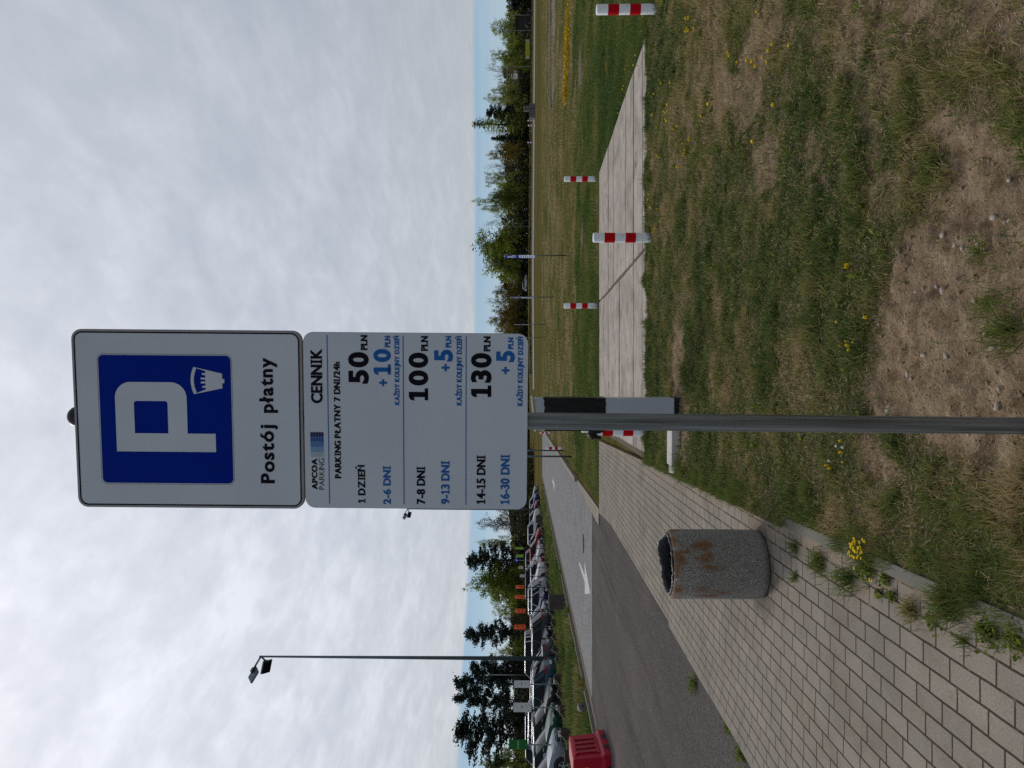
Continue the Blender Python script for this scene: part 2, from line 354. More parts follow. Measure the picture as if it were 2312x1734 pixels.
# ------------------------------------------------------------------ mesh helpers
def tag(o, label=None, cat=None, group=None, kind=None):
    if label: o['label'] = label
    if cat: o['category'] = cat
    if group: o['group'] = group
    if kind: o['kind'] = kind
    return o
def thing(name, label, cat, loc=(0, 0, 0), rz=0.0, group=None):
    o = bpy.data.objects.new(name, None); COL.objects.link(o)
    o.location = loc; o.rotation_euler = (0, 0, rz); o.empty_display_size = .1
    return tag(o, label, cat, group)
def dup(root, loc=None, rz=None, label=None, group=None, scale=None):
    def cp(o, parent):
        c = o.copy(); COL.objects.link(c)
        if parent is not None: c.parent = parent
        for ch in o.children: cp(ch, c)
        return c
    r = cp(root, None)
    if loc is not None: r.location = loc
    if rz is not None: r.rotation_euler = (0, 0, rz)
    if scale is not None: r.scale = scale
    if label: r['label'] = label
    if group: r['group'] = group
    return r
class MB:
    """Collects shapes and links them as one mesh."""
    def __init__(s): s.v = []; s.f = []; s.mi = []
    def add(s, v, f, mi=0):
        b = len(s.v); s.v += [tuple(p) for p in v]
        s.f += [tuple(i + b for i in q) for q in f]; s.mi += [mi] * len(f); return s
    def box(s, c, d, rot=None, mi=0, taper=1.0):
        hx, hy, hz = d[0] / 2, d[1] / 2, d[2] / 2
        P = []
        for z, k in ((-hz, 1), (hz, taper)):
            for x, y in ((-hx, -hy), (hx, -hy), (hx, hy), (-hx, hy)): P.append(Vector((x * k, y * k, z)))
        if rot is not None:
            Q = Euler(rot).to_matrix(); P = [Q @ p for p in P]
        P = [p + Vector(c) for p in P]
        return s.add(P, [(3, 2, 1, 0), (4, 5, 6, 7), (0, 1, 5, 4), (1, 2, 6, 5), (2, 3, 7, 6), (3, 0, 4, 7)], mi)
    def tube(s, pts, rad, n=8, mi=0, caps=True):
        pts = [Vector(p) for p in pts]
        if isinstance(rad, (int, float)): rad = [rad] * len(pts)
        V = []; F = []
        for i, p in enumerate(pts):
            d = (pts[min(i + 1, len(pts) - 1)] - pts[max(i - 1, 0)]).normalized()
            a = d.cross(Vector((0, 0, 1)) if abs(d.z) < .95 else Vector((1, 0, 0))).normalized(); b = d.cross(a)
            for k in range(n):
                t = 2 * math.pi * k / n
                V.append(p + (a * math.cos(t) + b * math.sin(t)) * rad[i])
        for i in range(len(pts) - 1):
            for k in range(n):
                F.append((i * n + k, i * n + (k + 1) % n, (i + 1) * n + (k + 1) % n, (i + 1) * n + k))
        if caps:
            F.append(tuple(range(n))); F.append(tuple(range((len(pts) - 1) * n, len(pts) * n))[::-1])
        return s.add(V, F, mi)
    def lathe(s, prof, n=32, c=(0, 0, 0), mi=0, close=False):
        V = []; F = []
        for r, z in prof:
            for k in range(n):
                t = 2 * math.pi * k / n
                V.append((c[0] + r * math.cos(t), c[1] + r * math.sin(t), c[2] + z))
        L = len(prof)
        for i in range(L - 1):
            for k in range(n):
                F.append((i * n + k, i * n + (k + 1) % n, (i + 1) * n + (k + 1) % n, (i + 1) * n + k))
        if close:
            F.append(tuple(range(n))[::-1]); F.append(tuple(range((L - 1) * n, L * n)))
        return s.add(V, F, mi)
    def rings(s, rings, mi=0, capa=True, capb=True, closed=True):
        n = len(rings[0]); V = [p for r in rings for p in r]; F = []
        for i in range(len(rings) - 1):
            for k in range(n if closed else n - 1):
                F.append((i * n + k, i * n + (k + 1) % n, (i + 1) * n + (k + 1) % n, (i + 1) * n + k))
        if capa: F.append(tuple(range(n))[::-1])
        if capb: F.append(tuple(range((len(rings) - 1) * n, len(rings) * n)))
        return s.add(V, F, mi)
    def build(s, name, mats, parent=None, smooth=False, bevel=0.0, angle=None):
        me = bpy.data.meshes.new(name); me.from_pydata(s.v, [], s.f)
        for q in (mats if isinstance(mats, (list, tuple)) else [mats]): me.materials.append(q)
        me.polygons.foreach_set('material_index', s.mi)
        bm = bmesh.new(); bm.from_mesh(me); bmesh.ops.recalc_face_normals(bm, faces=bm.faces)
        if bevel:
            bmesh.ops.remove_doubles(bm, verts=bm.verts, dist=1e-5)
            es = [e for e in bm.edges if len(e.link_faces) == 2 and e.calc_face_angle(0) > .6]
            bmesh.ops.bevel(bm, geom=es, offset=bevel, segments=2, affect='EDGES', profile=.6)
        bm.to_mesh(me); bm.free()
        if smooth:
            me.shade_smooth() if hasattr(me, 'shade_smooth') else None
            me.polygons.foreach_set('use_smooth', [True] * len(me.polygons))
            if angle: me.set_sharp_from_angle(angle=angle)
        o = bpy.data.objects.new(name, me); COL.objects.link(o)
        if parent is not None: o.parent = parent
        return o
def np_obj(name, V, quads=None, tris=None, mat=None, parent=None, tint=None, attrs=None, smooth=False):
    me = bpy.data.meshes.new(name); V = np.asarray(V, np.float32)
    me.vertices.add(len(V)); me.vertices.foreach_set('co', V.ravel())
    q = np.zeros((0, 4), np.int32) if quads is None else np.asarray(quads, np.int32)
    t = np.zeros((0, 3), np.int32) if tris is None else np.asarray(tris, np.int32)
    idx = np.concatenate([q.ravel(), t.ravel()]); me.loops.add(len(idx)); me.loops.foreach_set('vertex_index', idx)
    me.polygons.add(len(q) + len(t))
    st = np.concatenate([np.arange(len(q)) * 4, len(q) * 4 + np.arange(len(t)) * 3]).astype(np.int32)
    me.polygons.foreach_set('loop_start', st)
    me.update(calc_edges=True)
    for k, a in dict(attrs or {}, **({} if tint is None else {'tint': tint})).items():
        me.attributes.new(k, 'FLOAT', 'POINT').data.foreach_set('value', np.asarray(a, np.float32))
    if smooth: me.polygons.foreach_set('use_smooth', np.ones(len(me.polygons), bool))
    if mat: me.materials.append(mat)
    o = bpy.data.objects.new(name, me); COL.objects.link(o)
    if parent is not None: o.parent = parent
    return o
# value noise
_perm = RNG.random((256, 256))
def vnoise(x, y, s=1.0, oct=4, seed=0):
    x = np.asarray(x, float) * s + seed * 17.3; y = np.asarray(y, float) * s + seed * 9.1
    o = np.zeros_like(x); a = 1.0; tot = 0
    for _ in range(oct):
        xi = np.floor(x).astype(int); yi = np.floor(y).astype(int); fx = x - xi; fy = y - yi
        fx = fx * fx * (3 - 2 * fx); fy = fy * fy * (3 - 2 * fy)
        g = lambda i, j: _perm[(xi + i) % 256, (yi + j) % 256]
        o += a * ((g(0, 0) * (1 - fx) + g(1, 0) * fx) * (1 - fy) + (g(0, 1) * (1 - fx) + g(1, 1) * fx) * fy)
        tot += a; a *= .5; x = x * 2.03 + 5.7; y = y * 2.03 + 3.1
    return o / tot
def sstep(a, b, x):
    t = np.clip((x - a) / (b - a), 0, 1); return t * t * (3 - 2 * t)
def poly_sd(px, py, poly):
    """signed distance to a polygon, negative inside"""
    P = np.array(poly, float); d = np.full(px.shape, 1e9); ins = np.zeros(px.shape, bool)
    for i in range(len(P)):
        a, b = P[i], P[(i + 1) % len(P)]; e = b - a
        wx, wy = px - a[0], py - a[1]
        t = np.clip((wx * e[0] + wy * e[1]) / (e @ e), 0, 1)
        d = np.minimum(d, np.hypot(wx - e[0] * t, wy - e[1] * t))
        c = (a[1] > py) != (b[1] > py)
        xs = a[0] + (py - a[1]) * e[0] / (e[1] if abs(e[1]) > 1e-12 else 1e-12)
        ins ^= c & (px < xs)
    return np.where(ins, -d, d)

# ------------------------------------------------------------------ terrain and surfaces
Z0 = -0.06
def ground_z(x, y):
    x = np.asarray(x, float); y = np.asarray(y, float)
    far = sstep(80, 190, y) * np.interp(x, [-400, -60, 0, 20, 95, 400], [.3, .3, 1.2, 1.55, .75, .75])
    return Z0 + far
gx = np.unique(np.concatenate([np.linspace(-3000, -160, 10), np.arange(-160, 160, 8), np.linspace(160, 3000, 10)]))
gy = np.unique(np.concatenate([[-300, -100, -30, 0], np.arange(10, 260, 6), np.linspace(260, 4500, 12)]))
X, Y = np.meshgrid(gx, gy); nx, ny = len(gx), len(gy)
def grid_quads(nx, ny):
    i = np.arange(nx - 1)[None, :] + np.arange(ny - 1)[:, None] * nx; i = i.ravel()
    return np.stack([i, i + 1, i + 1 + nx, i + nx], 1)
o = np_obj('ground', np.stack([X.ravel(), Y.ravel(), ground_z(X, Y).ravel()], 1), grid_quads(nx, ny), mat=M_FIELD, smooth=True)
tag(o, 'olive meadow running out to the trees', 'ground', kind='structure')
def sheet(name, poly, z, mat, label, cat):
    mb = MB(); mb.add([(x, y, z) for x, y in poly], [tuple(range(len(poly)))])
    return tag(mb.build(name, mat), label, cat, kind='structure')

def RX(x18, d): return x18 - .03 * (d - 18)     # lines running with the road drift a little to -X
sheet('asphalt_road', [(-9.2, -8), (-2.95, -8), (-2.95, 17.9), (-3.25, 20.1), (-9.2, 20.1)], Z0 + .012, M_ASPH, 'dark asphalt drive beside the footpath', 'road')
rp = [(RX(-8.75, d), d) for d in (20.1, 60, 150, 260)]; rq = [(RX(-3.2, d), d) for d in (260, 150, 60, 20.1)]
sheet('paved_road', rp + rq, Z0 + .010, M_ROADPAVE, 'light grey paver road running away from the asphalt', 'road')
sheet('road_dirt_strip', [(RX(-8.75, d), d) for d in (18.6, 120)] + [(RX(-8.45, d), d) for d in (120, 18.6)], Z0 + .018, M_DIRTSTRIP, 'brown dirt gathered along the kerb', 'road edge')
sheet('parking_lot', [(-75, 20), (-13.4, 20), (-14.6, 150), (-75, 150)], Z0 + .006, M_LOT, 'dark tarmac under the parked cars', 'parking lot')
# kerbs of the road
kb = MB()
for i in range(60):
    d0, d1 = 18.7 + i * 1.0, 18.7 + i * 1.0 + .985
    if random.random() < .08: continue
    c = ((RX(-8.8, d0) + RX(-8.8, d1)) / 2, (d0 + d1) / 2, Z0 + .05 + random.uniform(-.01, .012))
    kb.box(c, (.075, d1 - d0, .12), (0, 0, R(1.72)))
tag(kb.build('road_kerb', M_KERB), 'pale kerb between the grass strip and the road', 'kerb', kind='structure')
kb = MB()
for i in range(42):
    d0, d1 = 25.6 + i * 1.0, 25.6 + i * 1.0 + .985
    c = ((RX(-3.05, d0) + RX(-3.05, d1)) / 2, (d0 + d1) / 2, Z0 + .06)
    kb.box(c, (.15, d1 - d0, .16), (0, 0, R(1.72)))
for i in range(10):        # wider dropped kerb setts beside the crossing
    d0 = 17.9 + i * .77
    for k in range(3):
        kb.box((RX(-3.05, d0 + .38) - .02 - .13 * k * (1 - i / 14), d0 + .38, Z0 + .0 + .003 * k), (.125 * (1 - i / 14), .75, .08), (0, 0, R(1.72)))
tag(kb.build('verge_kerb', concrete('tan_setts', (.27, .228, .175), streaks=False, scale=2)), 'worn kerb stones between the meadow and the paver road', 'kerb', kind='structure')
# footpath
FP_L, FP_R = -2.86, -0.97
def fpr(d): return -0.80 - .032 * (d - 2.5)     # right edge drifts
poly = [(-2.86, -3), (fpr(-3) - .06, -3), (fpr(17.62) - .06, 17.62), (-3.05, 17.62), (-2.86, 15.2)]
mb = MB(); mb.add([(x, y, 0) for x, y in poly] + [(x, y, -.1) for x, y in poly], [tuple(range(5))] + [(i, 5 + i, 5 + (i + 1) % 5, (i + 1) % 5) for i in range(5)])
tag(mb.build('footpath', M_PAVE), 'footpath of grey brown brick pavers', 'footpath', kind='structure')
kb = MB(); d = -3.0
while d < 5.0:
    kb.box((fpr(d + .5) - .028, d + .5, -.040 + random.uniform(-.004, .004)), (.062, .985, .12), (0, 0, R(1.8) + random.uniform(-.004, .004))); d += 1.0
tag(kb.build('footpath_edging', concrete('mossy_kerb', (.165, .155, .128), streaks=False, scale=2), bevel=.006), 'pale concrete edging between the lawn and the footpath', 'kerb', kind='structure')
kb = MB(); d = -3.0
while d < 9:
    kb.box((-2.89 + random.uniform(-.004, .004), d + .5, -.052 - .002 * random.random()), (.06, .99, .1), (0, 0, random.uniform(-.003, .003))); d += 1.0
tag(kb.build('footpath_kerb', M_KERB, bevel=.006), 'concrete kerb between the footpath and the asphalt', 'kerb', kind='structure')
# concrete slab path
sb = MB()
lines = [10.42, 11.03, 11.95, 12.87, 13.8, 14.72, 15.68, 16.66, 17.6]
cols = [(-3.9, -1.02), (-1.02, 1.945), (1.955, 5.02)]
for i in range(len(lines) - 1):
    for j, (a, b) in enumerate(cols[1:]):
        g = random.choice((.016, .022, .028, .034))
        y0, y1 = lines[i] + g, lines[i + 1] - g
        x0, x1 = a + random.uniform(.02, .035), b - random.uniform(.02, .04)
        sb.box(((x0 + x1) / 2, (y0 + y1) / 2, -.05 + random.uniform(-.006, .004)), (x1 - x0, y1 - y0, .1), (random.uniform(-.002, .002), random.uniform(-.001, .001), random.uniform(-.0025, .0025)))
tag(sb.build('concrete_path', M_SLAB, bevel=.008), 'pale worn concrete slab crossing the meadow', 'concrete path', kind='structure')
sheet('path_joint_soil', [(-1.1, 10.40), (4.84, 10.40), (4.84, 17.62), (-1.1, 17.62)], -.028, M_DIRTSTRIP, 'brown soil packed in the slab joints', 'soil')
# far ground bands
def band(name, pts0, pts1, mat, label, cat, dz=.02):
    n = 24
    V = []; F = []
    for i in range(n + 1):
        t = i / n
        a = (pts0[0][0] * (1 - t) + pts0[1][0] * t, pts0[0][1] * (1 - t) + pts0[1][1] * t)
        b = (pts1[0][0] * (1 - t) + pts1[1][0] * t, pts1[0][1] * (1 - t) + pts1[1][1] * t)
        for k in range(5):
            x = a[0] * (1 - k / 4) + b[0] * k / 4; y = a[1] * (1 - k / 4) + b[1] * k / 4
            V.append((x, y, float(ground_z(x, y)) + dz))
    for i in range(n):
        for k in range(4): F.append((i * 5 + k, i * 5 + k + 1, i * 5 + k + 6, i * 5 + k + 5))
    mb = MB(); mb.add(V, F); o = mb.build(name, mat, smooth=True); return tag(o, label, cat, kind='structure')
band('gravel_track', ((-1, 128), (110, 116)), ((-1, 138), (110, 127)), M_GRAVEL, 'pale gravel track far across the meadow', 'track', .05)
band('far_tarmac', ((18.6, 46.5), (60, 45)), ((19.6, 52.5), (60, 52.5)), M_TARFAR, 'grey tarmac patch out in the meadow', 'tarmac')
kb = MB()
for i in range(16): kb.box((20.2 + i * 1.02, 53.2 + .01 * i, Z0 + .05), (1.0, .12, .1))
tag(kb.build('tarmac_kerb', M_KERB), 'pale kerb along the far side of the tarmac patch', 'kerb', kind='structure')
M_SOILFAR = concrete('bare_soil', (.135, .096, .064), streaks=False)
def rough_poly(x0, x1, ya, yb, amp, n=60):
    T = np.linspace(0, 1, n); P = []
    lo = ya[0] + (ya[1] - ya[0]) * T + amp * (vnoise(T * 14, T * 0 + 3.3, 1, 3, 2) - .5)
    hi = yb[0] + (yb[1] - yb[0]) * T + amp * (vnoise(T * 14, T * 0 + 8.3, 1, 3, 3) - .5)
    xs = x0 + (x1 - x0) * T
    return [(a, b) for a, b in zip(xs, lo)] + [(a, b) for a, b in zip(xs[::-1], hi[::-1])]
sheet('worn_track', rough_poly(3.4, 16, (23.6, 22.4), (25.2, 25.6), 1.3), Z0 + .012, M_SOILFAR, 'worn brown wheel track in the meadow', 'track')
sheet('worn_track', rough_poly(6, 34, (57, 55), (63, 62), 3.0), Z0 + .012, M_SOILFAR, 'broad brown bare band before the grey tarmac patch', 'track')

# lawn in front of the slab path, with the bare soil patch
def uvp(L): return [tuple(G(u, v)[:2]) for u, v in L]
SOIL = uvp([(800, 1985), (840, 1958), (879, 1955), (940, 1962), (1019, 1976), (1100, 1985), (1170, 1997), (1225, 2030), (1271, 2067), (1310, 2100), (1334, 2130), (1395, 2108), (1450, 2095), (1490, 2130), (1475, 2190), (1440, 2240), (1430, 2330), (1380, 2700), (650, 2700), (690, 2240), (745, 2090)])
PATCH = [uvp([(835, 1521), (990, 1524), (1000, 1537), (930, 1545), (835, 1541)]), uvp([(1320, 1712), (1400, 1712), (1430, 1760), (1350, 1768), (1300, 1740)]), uvp([(690, 1536), (830, 1536), (830, 1552), (690, 1552)]),
         uvp([(1500, 1960), (1590, 1950), (1640, 1990), (1560, 2010)]), uvp([(640, 1975), (720, 1965), (740, 2010), (650, 2040)])]
def soil_mask(x, y):
    n = (vnoise(x, y, 3.2, 4, 1) - .5)
    s = sstep(.10, -.10, poly_sd(x, y, SOIL) + n * .42)
    for P in PATCH: s = np.maximum(s, .9 * sstep(.12, -.06, poly_sd(x, y, P) + n * .5))
    spots = sstep(.53, .64, vnoise(x, y, 2.6, 4, 5)) * .80 * sstep(0.0, 2.0, x - .15 * y + .3) * sstep(9.3, 6.5, y)
    spots = np.maximum(spots, sstep(.44, .56, vnoise(x, y, 3.4, 5, 17)) * .85 * sstep(.2, 1.0, x - .08 * y) * sstep(5.6, 3.6, y))
    return np.clip(np.maximum(s, spots), 0, 1)
lx = np.concatenate([np.arange(-1.12, 4.0, .02), np.arange(4.0, 10.5, .08)]); ly = np.concatenate([np.arange(1.4, 5.5, .02), np.arange(5.5, 10.5, .06)])
X, Y = np.meshgrid(lx, ly)
X = np.where(X < -.7, np.maximum(X, fpr(Y) - np.where(Y < 5.0, .004, .075)), X)
SM = soil_mask(X, Y)
Z = .012 * (vnoise(X, Y, 1.2, 3, 2) - .5) + .008
rough_ = (vnoise(X, Y, 7, 4, 3) - .5) * .075 + (vnoise(X, Y, 19, 3, 4) - .5) * .055
Z = np.maximum(Z + SM * (rough_ - .020) + (1 - SM) * (vnoise(X, Y, 9, 3, 6) - .5) * .02, -.052)
LAWN_N = (len(lx), len(ly))
o = np_obj('lawn', np.stack([X.ravel(), Y.ravel(), Z.ravel()], 1), grid_quads(*LAWN_N), mat=M_LAWN, attrs={'soil': SM.ravel()}, smooth=True)
tag(o, 'patchy lawn with a bare sandy soil patch', 'lawn', kind='structure')
def lawn_z(x, y):
    s = soil_mask(x, y)
    z = .012 * (vnoise(x, y, 1.2, 3, 2) - .5) + .008
    r = (vnoise(x, y, 7, 4, 3) - .5) * .075 + (vnoise(x, y, 19, 3, 4) - .5) * .055
    return np.maximum(z + s * (r - .020) + (1 - s) * (vnoise(x, y, 9, 3, 6) - .5) * .02, -.052)

# ------------------------------------------------------------------ grass
def blade_arrays(x, y, z, h, wd, lean, rng):
    n = len(x); a = rng.random(n) * 6.2832; b = rng.random(n) * 6.2832
    s = np.stack([np.cos(a), np.sin(a), 0 * a], 1) * (wd / 2)[:, None]
    l = np.stack([np.cos(b), np.sin(b), 0 * b], 1) * (lean * h)[:, None]
    c = np.stack([x, y, z], 1); up = np.zeros((n, 3)); up[:, 2] = h * np.sqrt(np.clip(1 - lean ** 2 * .8, .05, 1))
    mid = c + l * .38 + up * .6
    V = np.stack([c - s, c + s, mid + s * .8, mid - s * .8, c + l + up], 1).reshape(-1, 3)
    k = np.arange(n)[:, None] * 5
    return V, k + np.array([0, 1, 2, 3]), k + np.array([3, 2, 4])
def grass_obj(name, x, y, z, h, wd, lean, tint, rng, parent=None):
    V, q, t = blade_arrays(x, y, z, h, wd, lean, rng)
    return np_obj(name, V, q, t, mat=M_BLADE, tint=np.repeat(tint, 5), parent=parent)
rng = np.random.default_rng(3)
def near_lawn(n):
    # more blades per square metre close by
    d = 1.5 + (10.45 - 1.5) * rng.random(n) ** 1.25
    x = fpr(d) + np.where(d < 5.0, .02, -.06) + (d * .60 + 1.1 - fpr(d)) * rng.random(n)
    keep = (x < d * .58 + .75)
    x, d = x[keep], d[keep]
    s = soil_mask(x, d)
    clump = vnoise(x, d, 5.5, 4, 8)
    dens = np.clip(1.02 - s * 1.05, 0.012, 1) * (0.45 + .9 * sstep(.36, .62, clump))
    keep = rng.random(len(x)) < dens
    x, d, s, clump = x[keep], d[keep], s[keep], clump[keep]
    dry = vnoise(x, d, 1.5, 4, 11); dry2 = vnoise(x, d, 6, 3, 12)
    tint = np.clip(.55 + (dry - .5) * 1.7 + (dry2 - .5) * 1.1 + rng.normal(0, .20, len(x)) + sstep(7, 10.3, d) * .14 - .20 * sstep(.0, 2.4, x - .12 * d) * sstep(9.0, 5.5, d), 0, 1)
    straw = rng.random(len(x)) < .24; tint[straw] *= .25
    h = (.014 + .034 * rng.random(len(x)) ** 1.5) * (.65 + .9 * sstep(.42, .7, clump)) * (1 + .35 * sstep(.60, .70, clump)) * (1 + .6 * sstep(9.8, 10.35, d) * (x > -.9))
    wd = np.clip(.0022 + .00075 * d, .0028, .0085) * (.7 + .6 * rng.random(len(x)))
    lean = np.clip(.45 + .3 * rng.normal(size=len(x)), .05, .97); lean[straw] = np.clip(lean[straw] + .35, 0, .99)
    return x, d, lawn_z(x, d), h, wd, lean, tint
a = near_lawn(690000)
tag(grass_obj('grass', *a, rng), 'short tussocky lawn grass, green and straw coloured', 'grass', kind='stuff')
def litter():
    r = np.random.default_rng(91); n = 30000; d = 1.6 + 8.6 * r.random(n) ** 1.3; x = fpr(d) + .05 + (d * .58 + .9 - fpr(d)) * r.random(n)
    k = r.random(n) < .25 + .75 * vnoise(x, d, 2.4, 3, 14); k &= (r.random(n) > .86 * soil_mask(x, d)); x, d = x[k], d[k]; n = len(x)
    V, q, t = blade_arrays(x, d, lawn_z(x, d) + .012 + .018 * r.random(n), .018 + .034 * r.random(n), np.clip(.0013 + .0005 * d, .0018, .0045), np.full(n, .99), r)
    V = V.reshape(n, 5, 3); V[:, 1:, 2] = V[:, :1, 2] + (V[:, 1:, 2] - V[:, :1, 2]) * .15
    tag(np_obj('straw_litter', V.reshape(-1, 3), q, t, mat=M_BLADE, tint=np.repeat(np.clip(.18 + .10 * r.normal(size=n), 0, .4), 5)), 'dead straw lying loose over lawn and soil', 'straw', kind='stuff')
    m = 900; d = 2.3 + 7.8 * r.random(m) ** 1.2; x = fpr(d) + .1 + (d * .56 + .6 - fpr(d)) * r.random(m); k = (soil_mask(x, d) < .6) & (vnoise(x, d, 1.1, 3, 15) > .46); x, d = x[k], d[k]; m = len(x)
    a = r.random((m, 8)) * 6.28; L = (.022 + .035 * r.random((m, 8))); z = lawn_z(x, d)
    c = np.stack([np.repeat(x, 8), np.repeat(d, 8), np.repeat(z, 8) + .010], 1); a = a.ravel(); L = L.ravel()
    u = np.stack([np.cos(a), np.sin(a), .45 + .3 * r.normal(size=len(a))], 1) * L[:, None]; w_ = np.stack([-np.sin(a), np.cos(a), 0 * a], 1) * (L * .22)[:, None]
    V = np.stack([c, c + u * .55 + w_, c + u, c + u * .55 - w_], 1).reshape(-1, 3)
    tag(np_obj('lawn_weeds', V, np.arange(len(a))[:, None] * 4 + np.arange(4), mat=M_LEAFGREEN, tint=np.repeat(np.clip(.28 + .2 * r.normal(size=len(a)), 0, .8), 4)), 'small broad leaved rosettes in the lawn', 'weeds', kind='stuff')
litter()
def strip_grass(name, n, xf, yf, hm, wd0, tm, ts, label, seed, patch=.45, zf=None):
    r = np.random.default_rng(seed); t = r.random(n); y = yf(t); x = xf(r.random(n), y)
    c = vnoise(x * 1.0, y * .8, .9, 4, seed); k = r.random(n) < np.clip((c - patch) * 5 + .5, .06, 1)
    x, y, c = x[k], y[k], c[k]; n = len(x)
    tint = np.clip(tm + (vnoise(x, y, .7, 4, seed + 1) - .5) * 1.3 + r.normal(0, ts, n), 0, 1)
    h = hm * (.5 + r.random(n)) * (.6 + .9 * sstep(.4, .7, c)); wd = (wd0 * y) * (.7 + .6 * r.random(n))
    z = ground_z(x, y) if zf is None else zf(x, y)
    return tag(grass_obj(name, x, y, z, h, wd, np.clip(.45 + .25 * r.normal(size=n), .05, .95), tint, r), label, 'grass', kind='stuff')
# meadow beyond the slab path, and to the right of it
strip_grass('meadow_grass', 190000, lambda q, y: np.where(y < 17.65, 5.04, -2.9) + q * (.56 * y - np.where(y < 17.65, 5.04, -2.9)), lambda t: 9.6 + 18 * t ** 1.25, .075, .0010, .66, .16, 'longer green grass behind the concrete slab', 31, .34)
strip_grass('meadow_grass', 130000, lambda q, y: RX(-2.9, y) + q * (.56 * y - RX(-2.9, y)), lambda t: 26 + 60 * t ** 1.3, .08, .0009, .30, .15, 'dry olive meadow grass farther out', 37, .36)
# green strip between road and parking
strip_grass('verge_grass', 90000, lambda q, y: RX(-8.9, y) - q * (RX(-8.9, y) + 14.2), lambda t: 18.2 + 62 * t ** 1.6, .20, .0013, .70, .22, 'lush green grass strip between road and parked cars', 41, .42)
# tufted fringe at path edges
def fringe(name, n, xf, y0, y1, label, seed, hm=.10):
    r = np.random.default_rng(seed); y = y0 + (y1 - y0) * r.random(n); x = xf(y, r)
    c = vnoise(x, y, 3, 3, seed); k = r.random(n) < sstep(.42, .6, c); x, y = x[k], y[k]; n = len(x)
    return tag(grass_obj(name, x, y, np.zeros(n) - .005, hm * (.4 + r.random(n)), .0022 + .0006 * y * r.random(n), np.clip(.4 + .25 * r.normal(size=n), .02, .95), np.clip(.66 + .2 * r.normal(size=n), 0, 1), r), label, 'grass', kind='stuff')
fringe('edge_grass', 26000, lambda y, r: fpr(y) + .0 + .10 * np.abs(r.normal(size=len(y))) - .05, 2.2, 10.5, 'ragged grass hanging over the footpath edging', 51)
r_ = np.random.default_rng(55)
n = 30000; x = -1.0 + 6.0 * r_.random(n); y = 10.46 - .10 * np.abs(r_.normal(size=n)) + .05
cl = vnoise(x, y * 0, 2.2, 3, 9); k = r_.random(n) < sstep(.25, .55, cl); x, y, cl = x[k], y[k], cl[k]; n = len(x)
tag(grass_obj('edge_grass', x, y, np.zeros(n) - .01, (.05 + .13 * r_.random(n) * sstep(.3, .75, cl)) * np.where(x > 3.2, .45, 1), .004 + .004 * r_.random(n), np.clip(.35 + .25 * r_.normal(size=n), .02, .95), np.clip(.80 + .15 * r_.normal(size=n), 0, 1), r_), 'dark green fringe along the near slab edge', 'grass', kind='stuff')

# ------------------------------------------------------------------ lettering
def text_geo(s, bold=0.02):
    cu = bpy.data.curves.new('lettering', 'FONT'); cu.body = s; cu.offset = bold; cu.size = 1; cu.resolution_u = 4
    ob = bpy.data.objects.new('lettering', cu); COL.objects.link(ob)
    bpy.context.view_layer.update()
    me = bpy.data.meshes.new_from_object(ob.evaluated_get(bpy.context.evaluated_depsgraph_get()))
    V = [tuple(v.co) for v in me.vertices]; F = [tuple(p.vertices) for p in me.polygons]
    bpy.data.objects.remove(ob); bpy.data.curves.remove(cu); bpy.data.meshes.remove(me)
    return V, F
_gl = {}
def glyph(ch, bold):
    """outline of one letter, capital height 1: vertices, faces, width"""
    k = (ch, bold)
    if k in _gl: return _gl[k]
    st = .085 + bold * 3.2
    def quads(Q): return [p for q in Q for p in q], [tuple(range(4 * i, 4 * i + 4)) for i in range(len(Q))]
    def rc(x0, x1, y0, y1): return [(x0, y0), (x1, y0), (x1, y1), (x0, y1)]
    if bold < 0: V, F = text_geo(ch, bold); h = .70; x0 = min(p[0] for p in V); h = max(p[1] for p in text_geo('H', bold)[0]); V = [((p[0] - x0) / h, p[1] / h) for p in V]; g = V, F, max(p[0] for p in V)
    elif ch == '1':
        c = .30; V, F = quads([rc(c - st / 2, c + st / 2, 0, 1), rc(.04, .58, 0, st * .78), [(.02, .70), (.06, .70 + st * .9), (c - st / 2, 1), (c - st / 2, 1 - st * 1.15)]]); g = V, F, .60
    elif ch == 'I':
        c = .22; V, F = quads([rc(c - st / 2, c + st / 2, 0, 1), rc(.02, .42, 0, st * .70), rc(.02, .42, 1 - st * .70, 1)]); g = V, F, .44
    else:
        if ('H', bold) not in _gl and ch != 'H': glyph('H', bold)
        V, F = text_geo(ch, bold)
        if ch == 'H': _gl['cap', bold] = max(p[1] for p in V), min(p[1] for p in V)
        top, bot = _gl['cap', bold]; h = top - bot; x0 = min(p[0] for p in V)
        V = [((p[0] - x0) / h, (p[1] - bot) / h) for p in V]; g = V, F, max(p[0] for p in V)
    _gl[k] = g; return g
def put_text(mb, s, s0, s1, t0, t1, y, bold=0.02, mi=0, gap=.105, heavy=0.0):
    """lettering from s0 to s1, baseline t0, capital height up to t1, on the plane local y"""
    items = []; x = 0
    for i, ch in enumerate(s):
        if ch == ' ': x += .42; continue
        V, F, w_ = glyph(ch, bold); items.append((x, V, F)); x += w_ + gap
    tot = x - gap; k = (s1 - s0) / tot
    for x0, V, F in items:
        for j, e in enumerate((0, -1, 1) if heavy else (0,)):
            mb.add([(s0 + (x0 + p[0]) * k + e * heavy, y - .00008 * j, t0 + p[1] * (t1 - t0)) for p in V], F, mi)
def rrect(x0, x1, z0, z1, r, n=6):
    P = []
    for cx, cz, a in ((x1 - r, z1 - r, 0), (x0 + r, z1 - r, 90), (x0 + r, z0 + r, 180), (x1 - r, z0 + r, 270)):
        for i in range(n + 1):
            t = R(a + 90 * i / n); P.append((cx + r * math.cos(t), cz + r * math.sin(t)))
    return P
